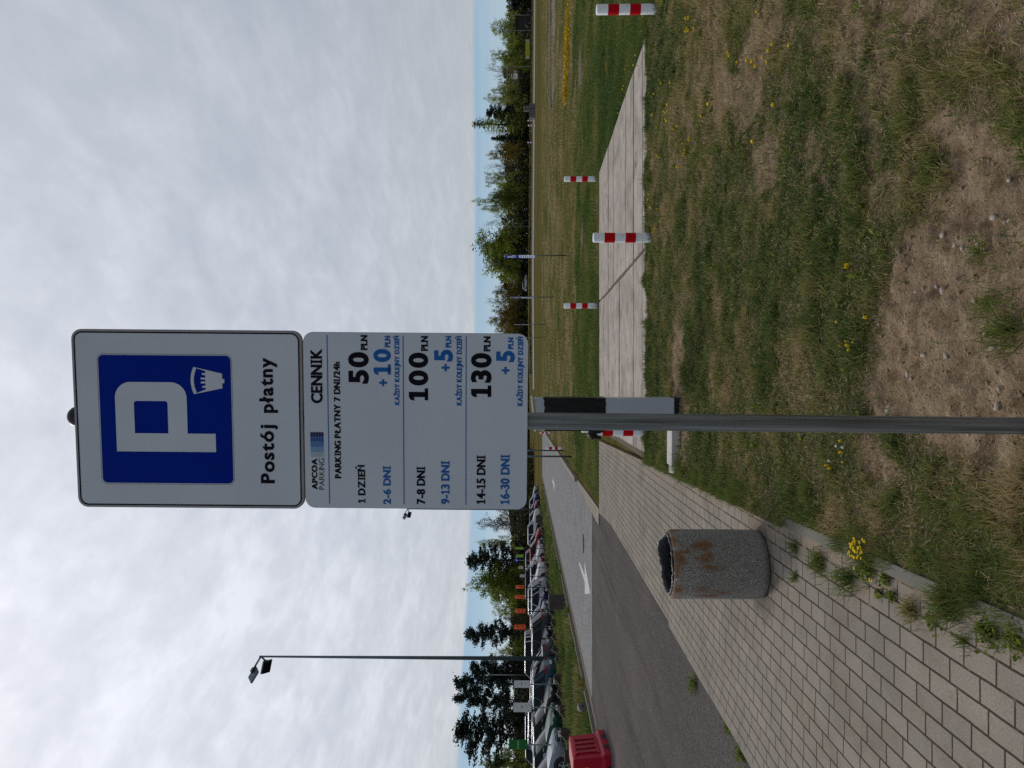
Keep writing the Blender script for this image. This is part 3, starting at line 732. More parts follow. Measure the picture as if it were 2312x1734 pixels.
def flat(mb, P, y, mi=0): mb.add([(x, y, z) for x, z in P], [tuple(range(len(P)))], mi)
def ring(mb, A, B, y, mi=0):
    n = len(A); mb.add([(x, y, z) for x, z in A + B], [(i, (i + 1) % n, n + (i + 1) % n, n + i) for i in range(n)], mi)
def plate(name, mats, P, y0, y1, parent):
    mb = MB(); n = len(P)
    mb.add([(x, y0, z) for x, z in P] + [(x, y1, z) for x, z in P], [tuple(range(n)), tuple(range(n, 2 * n))[::-1]] + [(i, n + i, n + (i + 1) % n, (i + 1) % n) for i in range(n)])
    return mb.build(name, mats, parent)

# ------------------------------------------------------------------ the big parking sign
sg = thing('parking_sign', 'tall double road sign with blue P plate over white price list on galvanised pole', 'road sign')
sg.matrix_world = Matrix.Translation((-.12907, 2.48629, 1.69820)) @ (Matrix.Rotation(-.08878, 4, 'Z') @ Matrix.Rotation(.01807, 4, 'X') @ Matrix.Rotation(.01014, 4, 'Y'))
H2, HT = .7469, .7634; B1 = H2 + .004; T1 = B1 + HT
pl = plate('parking_plate', M_SIGNBACK, rrect(-.3, .3, B1, T1, .034), 0, .016, sg)
mb = MB(); flat(mb, rrect(-.2935, .2935, B1 + .0065, T1 - .0065, .029), -.0008); mb.build('plate_face', M_SIGNWHITE, pl)
mb = MB(); ring(mb, rrect(-.2925, .2925, B1 + .0075, T1 - .0075, .028), rrect(-.2878, .2878, B1 + .0122, T1 - .0122, .0235), -.0016)
mb.build('border_line', M_TXTBLACK, pl)
mb = MB(); flat(mb, rrect(-.2155, .2147, .988, 1.4272, .0165), -.0016); bs = mb.build('blue_square', M_SIGNBLUE, pl)
mb = MB(); ring(mb, rrect(-.2197, .2189, .9838, 1.4314, .0207), rrect(-.2189, .2181, .9846, 1.4306, .02), -.0016); mb.build('square_outline', M_TXTBLACK, pl)
# letter P
mb = MB(); flat(mb, [(-.1085, 1.043), (-.0465, 1.043), (-.0465, 1.3755), (-.1085, 1.3755)], -.0024)
def corner_path(x0, x1, z0, z1, r, n=12):
    P = [(x0, z1)]
    for i in range(n + 1):
        t = R(90 - 90 * i / n); P.append((x1 - r + r * math.cos(t), z1 - r + r * math.sin(t)))
    for i in range(n + 1):
        t = R(0 - 90 * i / n); P.append((x1 - r + r * math.cos(t), z0 + r + r * math.sin(t)))
    return P + [(x0, z0)]
A = corner_path(-.0465, .1255, 1.1365, 1.3755, .053); Bp = corner_path(-.0465, .0622, 1.2009, 1.3131, .009)
mb.add([(x, -.0024, z) for x, z in A + Bp], [(i, i + 1, len(A) + i + 1, len(A) + i) for i in range(len(A) - 1)])
mb.build('letter_p', M_SIGNWHITE, pl)
# ticket dial symbol
mb = MB()
def arc(cx, cz, r, a0, a1, n=10): return [(cx + r * math.cos(R(a0 + (a1 - a0) * i / n)), cz + r * math.sin(R(a0 + (a1 - a0) * i / n))) for i in range(n + 1)]
A = arc(.1318, 1.0164, .1052, 115.5, 64.5); Bp = arc(.1318, 1.0164, .0945, 115.5, 64.5)
n = len(A); mb.add([(x, -.0024, z) for x, z in A + Bp], [(i, i + 1, n + i + 1, n + i) for i in range(n - 1)])
flat(mb, [(.0865, 1.1112), (.0905, 1.1018), (.1023, 1.0722), (.1105, 1.0164), (.1068, 1.0164)], -.0024)
flat(mb, [(.1771, 1.1112), (.1731, 1.1018), (.1640, 1.0722), (.1532, 1.0164), (.1557, 1.0164)], -.0024)
flat(mb, [(.1023, 1.0722), (.1640, 1.0722), (.1535, 1.0165), (.110, 1.0165)], -.00245)
flat(mb, [(.124, 1.0095), (.138, 1.0095), (.138, 1.0164), (.124, 1.0164)], -.0024)
for q, (x, hh) in enumerate(((.1125, .011), (.1262, .0155), (.1385, .0155), (.1525, .011))):
    flat(mb, [(x - .0032, 1.0722), (x + .0032, 1.0722), (x + .0032 + (x - .132) * .12, 1.0722 + hh), (x - .0032 + (x - .132) * .12, 1.0722 + hh)], -.0024)
mb.build('ticket_symbol', M_SIGNWHITE, pl)
mb = MB(); put_text(mb, "Postój", -.2125, -.0150, .8488, .8955, -.0016, .026, heavy=.0007); mb.build('lettering', M_TXTBLACK, pl)
mb = MB(); put_text(mb, "płatny", .0262, .2091, .8480, .8950, -.0016, .026, heavy=.0007)
mb.build('lettering', M_TXTBLACK, pl)
# price plate
pp = plate('price_plate', M_SIGNBACK, rrect(-.2965, .2965, 0, H2, .034), .001, .012, sg)
mb = MB(); flat(mb, rrect(-.2955, .2955, .001, H2 - .001, .033), .0002); mb.build('plate_face', M_SIGNWHITE, pp)
for z in (.6657, .4141, .2053):
    mb = MB(); flat(mb, [(-.282, z - .0015), (.2865, z - .0005), (.2865, z + .0025), (-.282, z + .0015)], -.0006); mb.build('divider_line', M_SIGNLINE, pp)
BL = [("CENNIK", .0601, .2401, .6842, .7223), ("APCOA", -.2326, -.1282, .7054, .7240),
      ("PARKING PŁATNY 7 DNI/24h", -.1937, .1969, .6252, .6462), ("1 DZIEŃ", -.2782, -.1493, .5446, .5689), ("50", .1258, .2312, .5298, .5970), ("PLN", .2385, .2864, .5332, .5554),
      ("7-8 DNI", -.2797, -.1525, .3431, .3711), ("100", .0692, .2309, .3323, .3966), ("PLN", .2374, .2849, .3329, .3558),
      ("14-15 DNI", -.2779, -.1127, .1403, .1694), ("130", .0819, .2314, .1221, .1895), ("PLN", .2379, .2854, .1258, .1484)]
BU = [("2-6 DNI", -.2807, -.1514, .4587, .4841), ("10", .1545, .2418, .4560, .5132), ("PLN", .2483, .2847, .4574, .4759), ("KAŻDY KOLEJNY DZIEŃ", .0563, .2849, .4278, .4433),
      ("9-13 DNI", -.2790, -.1325, .2607, .2891), ("5", .2022, .2415, .2504, .3122), ("PLN", .2492, .2856, .2556, .2744), ("KAŻDY KOLEJNY DZIEŃ", .0568, .2859, .2202, .2374),
      ("16-30 DNI", -.2784, -.1091, .0592, .0888), ("5", .2020, .2393, .0451, .1064), ("PLN", .2458, .2825, .0495, .0677), ("KAŻDY KOLEJNY DZIEŃ", .0566, .2856, .0176, .0347)]
for t in BL:
    mb = MB(); put_text(mb, *t, -.0006, .045 if t[0] in ("50", "100", "130") else .024, heavy=0 if len(t[0]) < 4 and t[0] != 'PLN' else .0010); mb.build('lettering', M_TXTBLACK, pp)
mb = MB(); put_text(mb, "PARKING", -.2332, -.1267, .6819, .6998, -.0006, -.004)
mb.build('lettering', M_TXTBLACK, pp)
for t in BU:
    mb = MB(); put_text(mb, *t, -.0006, .045 if len(t[0]) < 3 else .024, heavy=0 if len(t[0]) < 3 else .0008); mb.build('blue_lettering', M_TXTBLUE, pp)
for x0, x1, z0, z1 in ((.1183, .1409, .4690, .4949), (.1694, .1939, .2611, .2871), (.1618, .1864, .0623, .0881)):
    mb = MB(); cx, cz, k = (x0 + x1) / 2, (z0 + z1) / 2, .0036
    flat(mb, [(x0, cz - k), (x1, cz - k), (x1, cz + k), (x0, cz + k)], -.0006); flat(mb, [(cx - k, z0), (cx + k, z0), (cx + k, z1), (cx - k, z1)], -.00065); mb.build('plus_sign', M_TXTBLUE, pp)
mb = MB(); W5, HH = .0843 / 5, .0447 / 5
for i in range(5):
    for j in range(5):
        x0 = -.1217 + i * W5; z0 = .6828 + j * HH
        flat(mb, [(x0, z0), (x0 + W5 - .0009, z0), (x0 + W5 - .0009, z0 + HH - .0009), (x0, z0 + HH - .0009)], -.0006, i)
mb.build('mosaic_logo', LOGO, pp)
# pole behind the plates, fluted by the rolling seam, with clamps and cap
mb = MB(); rp_ = .0280
ringsv = []
for z in (-1.76, -1.0, -.4, .0, .5, 1.0, 1.545):
    ringsv.append([( -.0008 + z * .0012 + (rp_ + .0013 * math.cos(9 * t)) * math.cos(t), .046 + (rp_ + .0013 * math.cos(9 * t)) * math.sin(t), z) for t in [2 * math.pi * k / 48 for k in range(48)]])
mb.rings(ringsv); mb.build('pole', M_GALV, sg, smooth=True, angle=R(40))
mb = MB(); mb.lathe([(.0345, -.03), (.0345, 0), (.031, .010), (.022, .020), (.008, .0255), (.0005, .026)], 28, (.0015, .046, 1.535)); mb.build('pole_cap', M_BLACK, sg, smooth=True, angle=R(50))
for z in (.12, .63, .86, 1.40):
    mb = MB(); mb.tube([(.0, .046, z - .012), (.0, .046, z + .012)], .0345, 20); mb.box((0, .0145, z), (.12, .004, .03)); mb.build('clamp', M_GALV, sg)

# ------------------------------------------------------------------ litter bin
BIN = (G(427, 1739).x + .05, 5.46, 0.0)
bn = thing('litter_bin', 'round speckled concrete litter bin with rusty stains standing on the footpath', 'litter bin', BIN)
M = Mat('washed_concrete', (.12, .12, .12), .9)
co = M.coord(); g1 = M.ramp(M.noise(co, 125, 2, .8), [(.34, (.090, .084, .076)), (.50, (.215, .20, .178)), (.68, (.47, .44, .39))])
g1 = M.mix(1.0, g1, M.ramp(M.noise(co, 3, 4), [(.3, .8), (.7, 1.15)]), 'MULTIPLY')
sx = M.n('ShaderNodeSeparateXYZ'); M.link(M.n('ShaderNodeTexCoord').outputs['Object'], sx.inputs[0])
rim = M.math('SUBTRACT', sx.outputs[2], .585); rim = M.math('MULTIPLY', rim, 9.0, True)
ru = M.math('ADD', M.noise(M.coord(scale=(1, 1, .40)), 10, 6, .7), M.math('MULTIPLY', rim, .20))
band_ = M.math('SUBTRACT', 1.0, M.math('MULTIPLY', M.math('ABSOLUTE', M.math('SUBTRACT', sx.outputs[2], .46)), 5.0), True)
ru = M.math('ADD', ru, M.math('MULTIPLY', band_, .105))
rust = M.ramp(ru, [(.60, 0.), (.70, .85)])
M.color(M.mix(rust, g1, M.mix(M.noise(co, 60, 3), (.125, .052, .012), (.23, .105, .028))))
M.bump(M.noise(co, 110, 2), .8, .006)
mb = MB(); mb.lathe([(.225, 0), (.243, .012), (.25, .05), (.253, .35), (.252, .66), (.246, .688), (.236, .700), (.222, .701), (.212, .692), (.208, .60), (.208, .20)], 56); mb.build('bin_body', M.m, bn, smooth=True, angle=R(50))
# black liner: crumpled cuff folded over the inner rim, dark inside
V = []; F = []; nA = 72; prof = [(.204, .40), (.203, .62), (.206, .69), (.214, .715), (.222, .712), (.2265, .7045)]
rr_ = np.random.default_rng(8)
ph = rr_.random(6) * 6.28
for i, (r0, z) in enumerate(prof):
    for k in range(nA):
        t = 2 * math.pi * k / nA; wv = sum(math.sin(t * q + p) for q, p in zip((5, 9, 14, 23, 31, 41), ph)) / 6
        lift = max(0, math.cos(t - 1.15)) ** 6 * .035
        am = .010 if 2 <= i <= 5 else .012
        V.append(((r0 + wv * am * .7) * math.cos(t), (r0 + wv * am * .7) * math.sin(t), z + (wv * am * (1.2 if i >= 2 else .3)) + (lift if i >= 2 else 0)))
for i in range(len(prof) - 1):
    for k in range(nA): F.append((i * nA + k, i * nA + (k + 1) % nA, (i + 1) * nA + (k + 1) % nA, (i + 1) * nA + k))
F.append(tuple(range(nA)))
MLINER = Mat('liner_plastic', (.006, .006, .008), .36, spec=.4); MLINER.bump(MLINER.noise(MLINER.coord(), 26, 3, .6, 1.2), .8, .012)
mb = MB(); mb.add(V, F); mb.build('bin_liner', MLINER.m, bn, smooth=True); bn.scale = (.985, .985, .955)

# ------------------------------------------------------------------ ticket terminal, kerb block
tm = thing('barrier_terminal', 'slim pale grey ticket terminal wrapped in torn black foil, slanted lid', 'ticket machine', (-.335, 8.50, 0), R(-2))
mb = MB()
mb.rings([[(x * w_, y, z + (x * sl)) for x, y in ((-.18, -.15), (.18, -.15), (.18, .15), (-.18, .15))] for z, w_, sl in ((.035, 1, 0), (.83, 1, 0), (1.60, 1, .11))])
mb.build('housing', M_TERMINAL, tm, bevel=.012)
mb = MB(); mb.box((0, 0, 1.628), (.385, .33, .02), (0, -math.atan(.11), 0)); mb.build('lid', M_TERMTOP, tm, bevel=.004)
mb = MB(); mb.box((0, 0, .02), (.37, .31, .075)); mb.build('plinth', M_BLACK, tm)
mb = MB(); N = 40; lo = []; hi = []
per = [(-.186, -.156), (.186, -.156), (.186, .156), (-.186, .156)]
pts = []
for i in range(4):
    a, b = per[i], per[(i + 1) % 4]
    for k in range(N // 4): pts.append((a[0] + (b[0] - a[0]) * k / (N // 4), a[1] + (b[1] - a[1]) * k / (N // 4)))
fr = np.random.default_rng(5)
rs = []
for q, z in enumerate((.822, .95, 1.1, 1.25, 1.4, 1.50)):
    rs.append([(x * (1 + .008 * fr.normal()), y * (1 + .008 * fr.normal()), z + (fr.normal() * .012 if q == 5 else fr.normal() * .002)) for x, y in pts])
mb.rings(rs, capa=False, capb=False); mb.build('foil_wrap', M_FOIL, tm)
mb = MB(); mb.box((0, -.1512, .43), (.004, .003, .74)); mb.build('door_seam', M_TRIM, tm)
kbk = MB(); kbk.box((-.70, 8.49, .035), (.44, .28, .10), (0, 0, R(-1.5))); kbk.box((-.97, 8.49, .02), (.09, .33, .08), (0, 0, R(4)))
tag(kbk.build('kerb_block', M_WHITEBLOCK, bevel=.008), 'white concrete kerb block lying beside the ticket terminal', 'kerb block')

# ------------------------------------------------------------------ bollards
def make_bollard():
    t = thing('bollard', '', 'bollard')
    mb = MB(); mb.lathe([(.066, -.06), (.066, .788), (.0635, .797), (.056, .802), (.0005, .803)], 28); mb.build('post', M_BOLW, t, smooth=True, angle=R(50))
    for z0, z1 in ((.508, .652), (.225, .366)):
        mb = MB(); mb.lathe([(.0668, z0), (.0668, z1)], 28); mb.build('red_band', M_RED, t, smooth=True)
    return t
BGRP = 'red and white striped bollards'
BOL = [((4.91, 9.78), 'red banded bollard at the tapering end of the slab, farthest from the sign'),
       ((1.99, 10.16), 'red banded bollard at the near slab edge beside the diagonal joint'),
       ((5.02, 18.25), 'red banded bollard behind the slab at its far corner'),
       ((1.92, 18.30), 'red banded bollard behind the slab at the far end of the diagonal joint'),
       ((-.66, 10.42), 'red banded bollard half hidden by the sign pole with black bag on top'),
       ((-.74, 12.25), 'red banded bollard hidden behind the one with the black bag'),
       ((-3.1, 36.0), 'red banded bollard in the verge beside the paver road, nearer of two'),
       ((-3.5, 53.5), 'red banded bollard in the verge far along the paver road'),
       ((43.2, 122), 'tiny red banded bollard beside the far concrete blocks, at their long end'),
       ((41.0, 118), 'tiny red banded bollard in front of the far concrete blocks'),
       ((39.6, 122), 'tiny red banded bollard at the short end of the far concrete blocks')]
b0 = make_bollard()
for i, ((x, y), lab) in enumerate(BOL):
    o = b0 if i == 0 else dup(b0)
    o.location = (x, y, float(ground_z(x, y)) + .05 if y > 18 or x > 4.83 else .0); o['label'] = lab; o['group'] = BGRP
    if y > 100: o.scale = (1.6, 1.6, 1.5)
    o.rotation_euler = (R(random.uniform(-.6, .6)), R(random.uniform(-.6, .6)), random.random() * 6)
mb = MB(); V = []; F = []; nA = 26
prof = [(.02, .83), (.075, .845), (.10, .815), (.108, .775), (.095, .72), (.082, .675)]
for i, (r0, z) in enumerate(prof):
    for k in range(nA):
        t = 2 * math.pi * k / nA; q = .018 * math.sin(3 * t + i) + .008 * math.sin(7 * t - i * 2)
        V.append((-.66 + (r0 + q) * math.cos(t), 10.42 + (r0 + q) * math.sin(t), z + .02 * math.sin(2 * t) + (.03 * math.sin(5 * t) if i == 5 else 0)))
for i in range(len(prof) - 1):
    for k in range(nA): F.append((i * nA + k, i * nA + (k + 1) % nA, (i + 1) * nA + (k + 1) % nA, (i + 1) * nA + k))
F.append(tuple(range(nA))); mb.add(V, F)
tag(mb.build('plastic_bag', MLINER.m, smooth=True), 'black plastic bag pulled over a striped bollard behind the pole', 'bag')

# ------------------------------------------------------------------ small price signs seen edge on down the meadow, and plain posts
def small_sign(x, y, rz, label, htop=2.75, plates=True):
    t = thing('roadside_sign', label, 'road sign', (x, y, float(ground_z(x, y))), rz, 'parking signs along the meadow')
    mb = MB(); mb.tube([(0, .04, -.1), (0, .04, htop + .03)], .03, 10); mb.build('pole', M_GALV, t, smooth=True)
    if plates:
        a = plate('parking_plate', M_SIGNBACK, rrect(-.3, .3, htop - .63, htop, .03), 0, .012, t)
        mb = MB(); flat(mb, rrect(-.29, .29, htop - .62, htop - .01, .025), -.002); mb.build('plate_face', M_SIGNBLUE, a)
        mb = MB(); put_text(mb, 'P', -.15, .06, htop - .5, htop - .12, -.004, .04); flat(mb, [(.11, htop - .50), (.21, htop - .50), (.25, htop - .33), (.07, htop - .33)], -.004); mb.build('symbols', M_SIGNWHITE, a)
        b = plate('price_plate', M_SIGNBACK, rrect(-.3, .3, htop - 1.33, htop - .64, .03), 0, .012, t)
        mb = MB(); flat(mb, rrect(-.29, .29, htop - 1.32, htop - .65, .025), -.002); mb.build('plate_face', M_SIGNWHITE, b)
        mb = MB()
        for k in range(6): flat(mb, [(-.24, htop - .74 - k * .1), (.24 - .1 * (k % 2), htop - .74 - k * .1), (.24 - .1 * (k % 2), htop - .70 - k * .1), (-.24, htop - .70 - k * .1)], -.004)
        mb.build('text_rows', M_TXTBLUE, b)
    return t
small_sign(5.6, 32.7, R(-88), 'blue and white parking sign turned almost edge on, nearest in the meadow row')
small_sign(5.42, 46.8, R(-92), 'slim parking sign turned edge on, second in the meadow row', 2.78)
small_sign(5.4, 68, R(-93), 'thin grey sign seen edge on, third in the meadow row', 2.9)
small_sign(5.2, 84, R(-93), 'faint grey sign post beside the edge of the price list, last in the meadow row', 2.2)
for (x, y, lab) in ((-3.07, 34.4, 'dark thin pole in the road verge, farther of two behind the price list'), (-2.8, 28.8, 'dark thin pole in the road verge, nearer of two behind the price list')):
    t = thing('sign_post', lab, 'pole', (x, y, Z0), 0, 'dark poles in the road verge')
    mb = MB(); mb.tube([(0, 0, -.1), (0, 0, 3.0)], .035, 10); mb.build('pole', M_POLE, t, smooth=True)
    pq = plate('sign_plate', M_SIGNBACK, rrect(-.28, .28, 2.1, 2.9, .03), .04, .052, t)
    mb = MB(); mb.tube([(0, 0, 3.0), (0, 0, 3.02)], .04, 10); mb.build('pole_cap', M_BLACK, t)

# ------------------------------------------------------------------ floodlight masts
def make_mast():
    t = thing('light_mast', '', 'light mast')
    mb = MB(); mb.tube([(0, 0, -.1), (0, 0, 14.05)], [.125, .05], 12); mb.build('mast', M_POLE, t, smooth=True)
    mb = MB(); mb.box((0, 0, .02), (.4, .4, .05)); mb.build('base_plate', M_POLE, t)
    for k, (ex, ey, ez, ry, rx) in enumerate(((-.50, -.35, 14.20, 28, 34), (-.42, .45, 13.88, 10, -30))):
        mb = MB(); mb.tube([(0, 0, 13.98), (ex, ey, ez)], .045, 8); mb.build('arm', M_POLE, t)
        mb = MB(); mb.box((ex - .32, ey * 1.15, ez), (.70, .55, .08), (R(rx), R(ry), 0)); hd = mb.build('floodlight', M_POLE, t, bevel=.015)
        q = Euler((R(rx), R(ry), 0)).to_matrix()
        mb = MB(); c = Vector((ex - .36, ey * 1.15, ez)) + q @ Vector((0, 0, -.042)); mb.box(c, (.62, .47, .006), (R(rx), R(ry), 0)); mb.build('lamp_glass', M_GLASS, hd)
        mb = MB(); c = Vector((ex - .12, ey * 1.12, ez)) + q @ Vector((.02, 0, .06)); mb.box(c, (.22, .2, .1), (R(rx), R(ry), 0)); mb.build('driver_box', M_TRIM, hd)
    return t
m0 = make_mast(); m0.location = (-14.66, 39.75, Z0); m0.scale = (1, 1, 1.15); m0['label'] = 'tall slender mast with two square floodlights rising from the parked cars'; m0['group'] = 'floodlight masts by the car park'
dup(m0, (-15.0, 89, Z0), R(4), 'distant floodlight mast mostly hidden behind the price list, one lamp peeking out')
t = thing('street_lamp', 'thin pale lamp post far off before the dark pines', 'street lamp', G(210, 1194).xyz * 0 + Vector(((210 - 867) / FPX * 118, 118, .2)))
mb = MB(); mb.tube([(0, 0, -.3), (0, 0, 8.3)], [.09, .05], 8); mb.build('post', M_GALV, t, smooth=True)
mb = MB(); mb.tube([(0, 0, 8.25), (-.9, -.2, 8.4)], .035, 6); mb.build('arm', M_GALV, t); mb = MB(); mb.box((-1.1, -.24, 8.4), (.5, .2, .1)); mb.build('lamp_head', M_GALV, t)
for (u, d, h, lab) in ((1223, 190, 5.2, 'thin pale lamp post before the bare tree beyond the meadow'), (1700, 185, 4.6, 'thin pole beside the dark car at the far meadow edge'), (1665, 188, 5.4, 'thin pale pole beside the restaurant front'), (1584, 188, 9.5, 'slim tall pole before the leafing trees near the yellow banner')):
    x = (u - 867) / FPX * d; t = thing('street_lamp', lab, 'street lamp', (x, d, float(ground_z(x, d))), 0, 'thin lamp posts along the far meadow edge')
    mb = MB(); mb.tube([(0, 0, -.2), (0, 0, h)], [.07, .045], 6); mb.build('post', M_GALV, t); mb = MB(); mb.box((-.25, 0, h), (.6, .18, .1)); mb.build('lamp_head', M_GALV, t)

# ------------------------------------------------------------------ red plastic barrier
br = thing('plastic_barrier', 'red water filled plastic barrier with ribbed side on the asphalt', 'traffic barrier', (-8.16, 16.28, Z0 + .012), R(8))
def bar_ring(z, hx, hy): return [(-hx, -hy, z), (hx, -hy, z), (hx, hy, z), (-hx, hy, z)]
mb = MB(); mb.rings([bar_ring(0, .34, .80), bar_ring(.13, .34, .80), bar_ring(.19, .275, .77), bar_ring(.76, .215, .75), bar_ring(.79, .19, .73)])
body = mb.build('shell', M_BARRIER, br, bevel=.014)
M_DARKRED = simple('barrier_recess', (.20, .006, .015), .5)
tl_ = math.atan((.275 - .215) / .57)
def fx(z): return .275 - (z - .19) * (.06 / .57)
mb = MB()
for k in range(4): mb.box((fx(.47) + .012, (k - 1.5) * .28, .47), (.035, .13, .44), (0, -tl_, 0))
mb.box((fx(.71) + .012, 0, .71), (.035, 1.1, .05), (0, -tl_, 0)); mb.box((fx(.235) + .010, 0, .235), (.035, 1.1, .05), (0, -tl_, 0))
mb.build('rib', M_BARRIER, br, bevel=.006)
for k in (-1, 0, 1):
    mb = MB(); mb.box((fx(.47) + .002, k * .28, .47), (.008, .155, .45), (0, -tl_, 0)); mb.build('groove', M_DARKRED, br)
for y in (-.34, .34):
    mb = MB(); mb.box((.341, y, .05), (.006, .26, .085)); mb.build('fork_slot', M_BLACK, br)
mb = MB(); mb.tube([(0, -.752, .50), (0, -.768, .50)], .075, 20); mb.build('reflector', M_ORANGE, br)
mb = MB(); mb.box((0, -.802, .05), (.2, .006, .08)); mb.build('fork_slot', M_BLACK, br)
# fallen grey concrete post
t = thing('fallen_post', 'grey concrete post stub lying in the grass strip by the kerb', 'concrete post', (-9.62, 22.2, Z0 + .13), R(-63))
mb = MB(); mb.tube([(-.36, 0, 0), (-.34, 0, 0), (.34, 0, 0), (.36, 0, 0)], [.115, .125, .125, .115], 20); mb.build('stub', M_BLOCK, t, smooth=True, angle=R(40))
mb = MB(); mb.tube([(.362, 0, 0), (.366, 0, 0)], .03, 10); mb.build('socket', M_BLACK, t)

# ------------------------------------------------------------------ road arrows, manhole
def arrow(x, y, label, k=1.0):
    P = [(-.06, 3.4), (.06, 3.4), (.11, 0.95), (.52, 1.05), (.02, -1.0), (-.46, .95), (-.11, .95)]
    mb = MB(); mb.add([(px_ * k, py_ * k, 0) for px_, py_ in P], [(0, 1, 2, 6), (2, 3, 4, 5, 6)])
    o = mb.build('road_arrow', M_ROADWHITE); o.location = (x, y, Z0 + .0145); o.rotation_euler = (0, 0, R(2.5)); return tag(o, label, 'road marking', 'white arrows painted on the paver road')
arrow(-5.85, 21.6, 'white painted road arrow nearest the asphalt edge'); arrow(-6.55, 48.2, 'white painted road arrow second along the paver road')
arrow(-7.5, 88, 'small white road arrow third along the paver road'); arrow(-8.8, 132, 'faint white road arrow farthest along the paver road')
mb = MB(); mb.lathe([(.30, .0), (.30, .004), (.05, .006), (.001, .006)], 28)
o = mb.build('manhole_cover', simple('cast_iron', (.045, .042, .04), .9, spec=.05)); o.location = (-4.95, 23.1, Z0 + .0142); tag(o, 'dark round manhole cover in the paver road', 'manhole cover')

# ------------------------------------------------------------------ rope fence and concrete blocks
PY = [25.9 + 1.78 * i for i in range(31)]
pb = thing('fence_block', '', 'concrete block')
mb = MB(); mb.box((0, 0, .23), (.32, .32, .5), taper=.95); mb.build('block', M_BROWNBLOCK, pb, bevel=.015)
mb = MB(); mb.tube([(0, 0, .47), (0, 0, .55)], .022, 8); mb.build('rope_eye', M_GALV, pb)
hs = []
for i, y in enumerate(PY):
    x = -12.95 + random.uniform(-.12, .12); h = random.uniform(.85, 1.15); hs.append((x, y, h))
    o = pb if i == 0 else dup(pb)
    o.location = (x, y, Z0); o.scale = (1, 1, h); o.rotation_euler = (0, 0, random.uniform(-.2, .2))
    o['label'] = 'squat brown concrete block carrying the rope before the parked cars'; o['group'] = 'rope fence blocks'
mb = MB()
for (x0, y0, h0), (x1, y1, h1) in zip(hs[:-1], hs[1:]):
    P = []
    for k in range(7):
        t = k / 6; P.append((x0 + (x1 - x0) * t, y0 + (y1 - y0) * t, Z0 + .53 * (h0 * (1 - t) + h1 * t) - .20 * 4 * t * (1 - t)))
    mb.tube(P, .013, 5, caps=False)
tag(mb.build('rope', M_ROPE, smooth=True), 'sagging rope strung along the concrete blocks before the cars', 'rope')
for (x, y, s_, lab) in ((-10.05, 34.4, .76, 'large dark grey concrete cube on the grass strip near the orange signs'), (-12.5, 68.7, .95, 'dark grey concrete cube on the grass strip below the price list corner')):
    mb = MB(); mb.box((0, 0, s_ / 2), (.66, .62, s_)); o = mb.build('concrete_cube', simple('weathered_cube_%d' % int(y), (.075, .066, .058), .9, var=.25, scale=5), bevel=.02)
    o.location = (x, y, Z0); o.rotation_euler = (0, 0, R(12)); tag(o, lab, 'concrete block')

# ------------------------------------------------------------------ rental signs in the car park
def rental(u, d, z0, z1, wd, mat, label, group, turn, text=None, txt_mat=None, dark=True, logo=False):
    x = (u - 867) / FPX * d
    t = thing('rental_sign', label, 'sign', (x, d, Z0), R(turn), group)
    mb = MB(); mb.tube([(0, .03, -.1), (0, .03, z1 - .1)], .026 if dark else .03, 8); mb.build('post', M_TRIM if dark else M_GALV, t)
    p_ = plate('panel', mat, rrect(-wd / 2, wd / 2, z0, z1, .02), 0, .015, t)
    if text:
        mb = MB(); put_text(mb, text, -wd * .40, wd * .40, z0 + (z1 - z0) * .46, z0 + (z1 - z0) * .46 + wd * .17, -.003, .02); mb.build('lettering', txt_mat, p_)
    if logo:
        mb = MB(); h = z1 - z0
        flat(mb, [(-.10, z1 - .05), (.02, z1 - .05), (.12, z1 - .16), (.12, z1 - .24), (-.02, z1 - .24), (-.10, z1 - .15)], -.003); mb.build('dark_emblem', M_TXTBLACK, p_)
        mb = MB(); flat(mb, [(-.13, z1 - .08), (-.02, z1 - .07), (.02, z1 - .17), (-.06, z1 - .20)], -.0045); mb.build('white_emblem', M_SIGNPALE, p_)
        mb = MB()
        for k in range(4): flat(mb, [(-.17 + k * .09, z0 + .12), (-.11 + k * .09, z0 + .12), (-.11 + k * .09, z0 + .21), (-.17 + k * .09, z0 + .21)], -.003)
        mb.build('lettering', M_TAIL, p_)
    return t
OG = 'orange rental signs'
rental(409, 50.2, 1.96, 2.54, .50, M_SIGNORANGE, 'orange rental sign beside the pale pink boards, above the silver white car', OG, 78, logo=True)
rental(386.5, 47.3, 1.92, 2.55, .50, M_SIGNORANGE, 'orange rental sign above the navy car with pale bumper', OG, 78, logo=True)
rental(355, 44.8, 1.86, 2.50, .50, M_SIGNORANGE, 'orange rental sign above the blue grey hatchback', OG, 78, logo=True)
rental(318.5, 42.1, 1.84, 2.50, .50, M_SIGNORANGE, 'orange rental sign nearest the tall mast, below the lone pine', OG, 78, logo=True)
def mark(t, z):
    mb = MB(); flat(mb, [(-.05, z), (.07, z), (.07, z + .03), (-.05, z + .03)], -.003); mb.build('small_mark', M_TXTBLACK, [c for c in t.children if c.name.startswith('panel')][0])
t = rental(189.5, 35.6, 1.60, 2.38, .33, M_SIGNPALE, 'blank white sign board next to the tall mast', 'white rental boards', 32, dark=False); mark(t, 2.0)
t = rental(137, 31.7, 1.57, 2.34, .37, M_SIGNPALE, 'blank white sign board above the green car front', 'white rental boards', 32, dark=False); mark(t, 1.96)
rental(53, 30.3, 1.77, 2.50, .37, M_SIGNGREEN, 'dark green sign with white lettering above the red barrier', 'green rental signs', 30, 'Europcar', M_SIGNPALE, dark=False)
rental(496.5, 61.5, 2.05, 2.68, .40, M_SIGNLIME, 'lime green rental board nearer the price list', 'lime rental boards', 76)
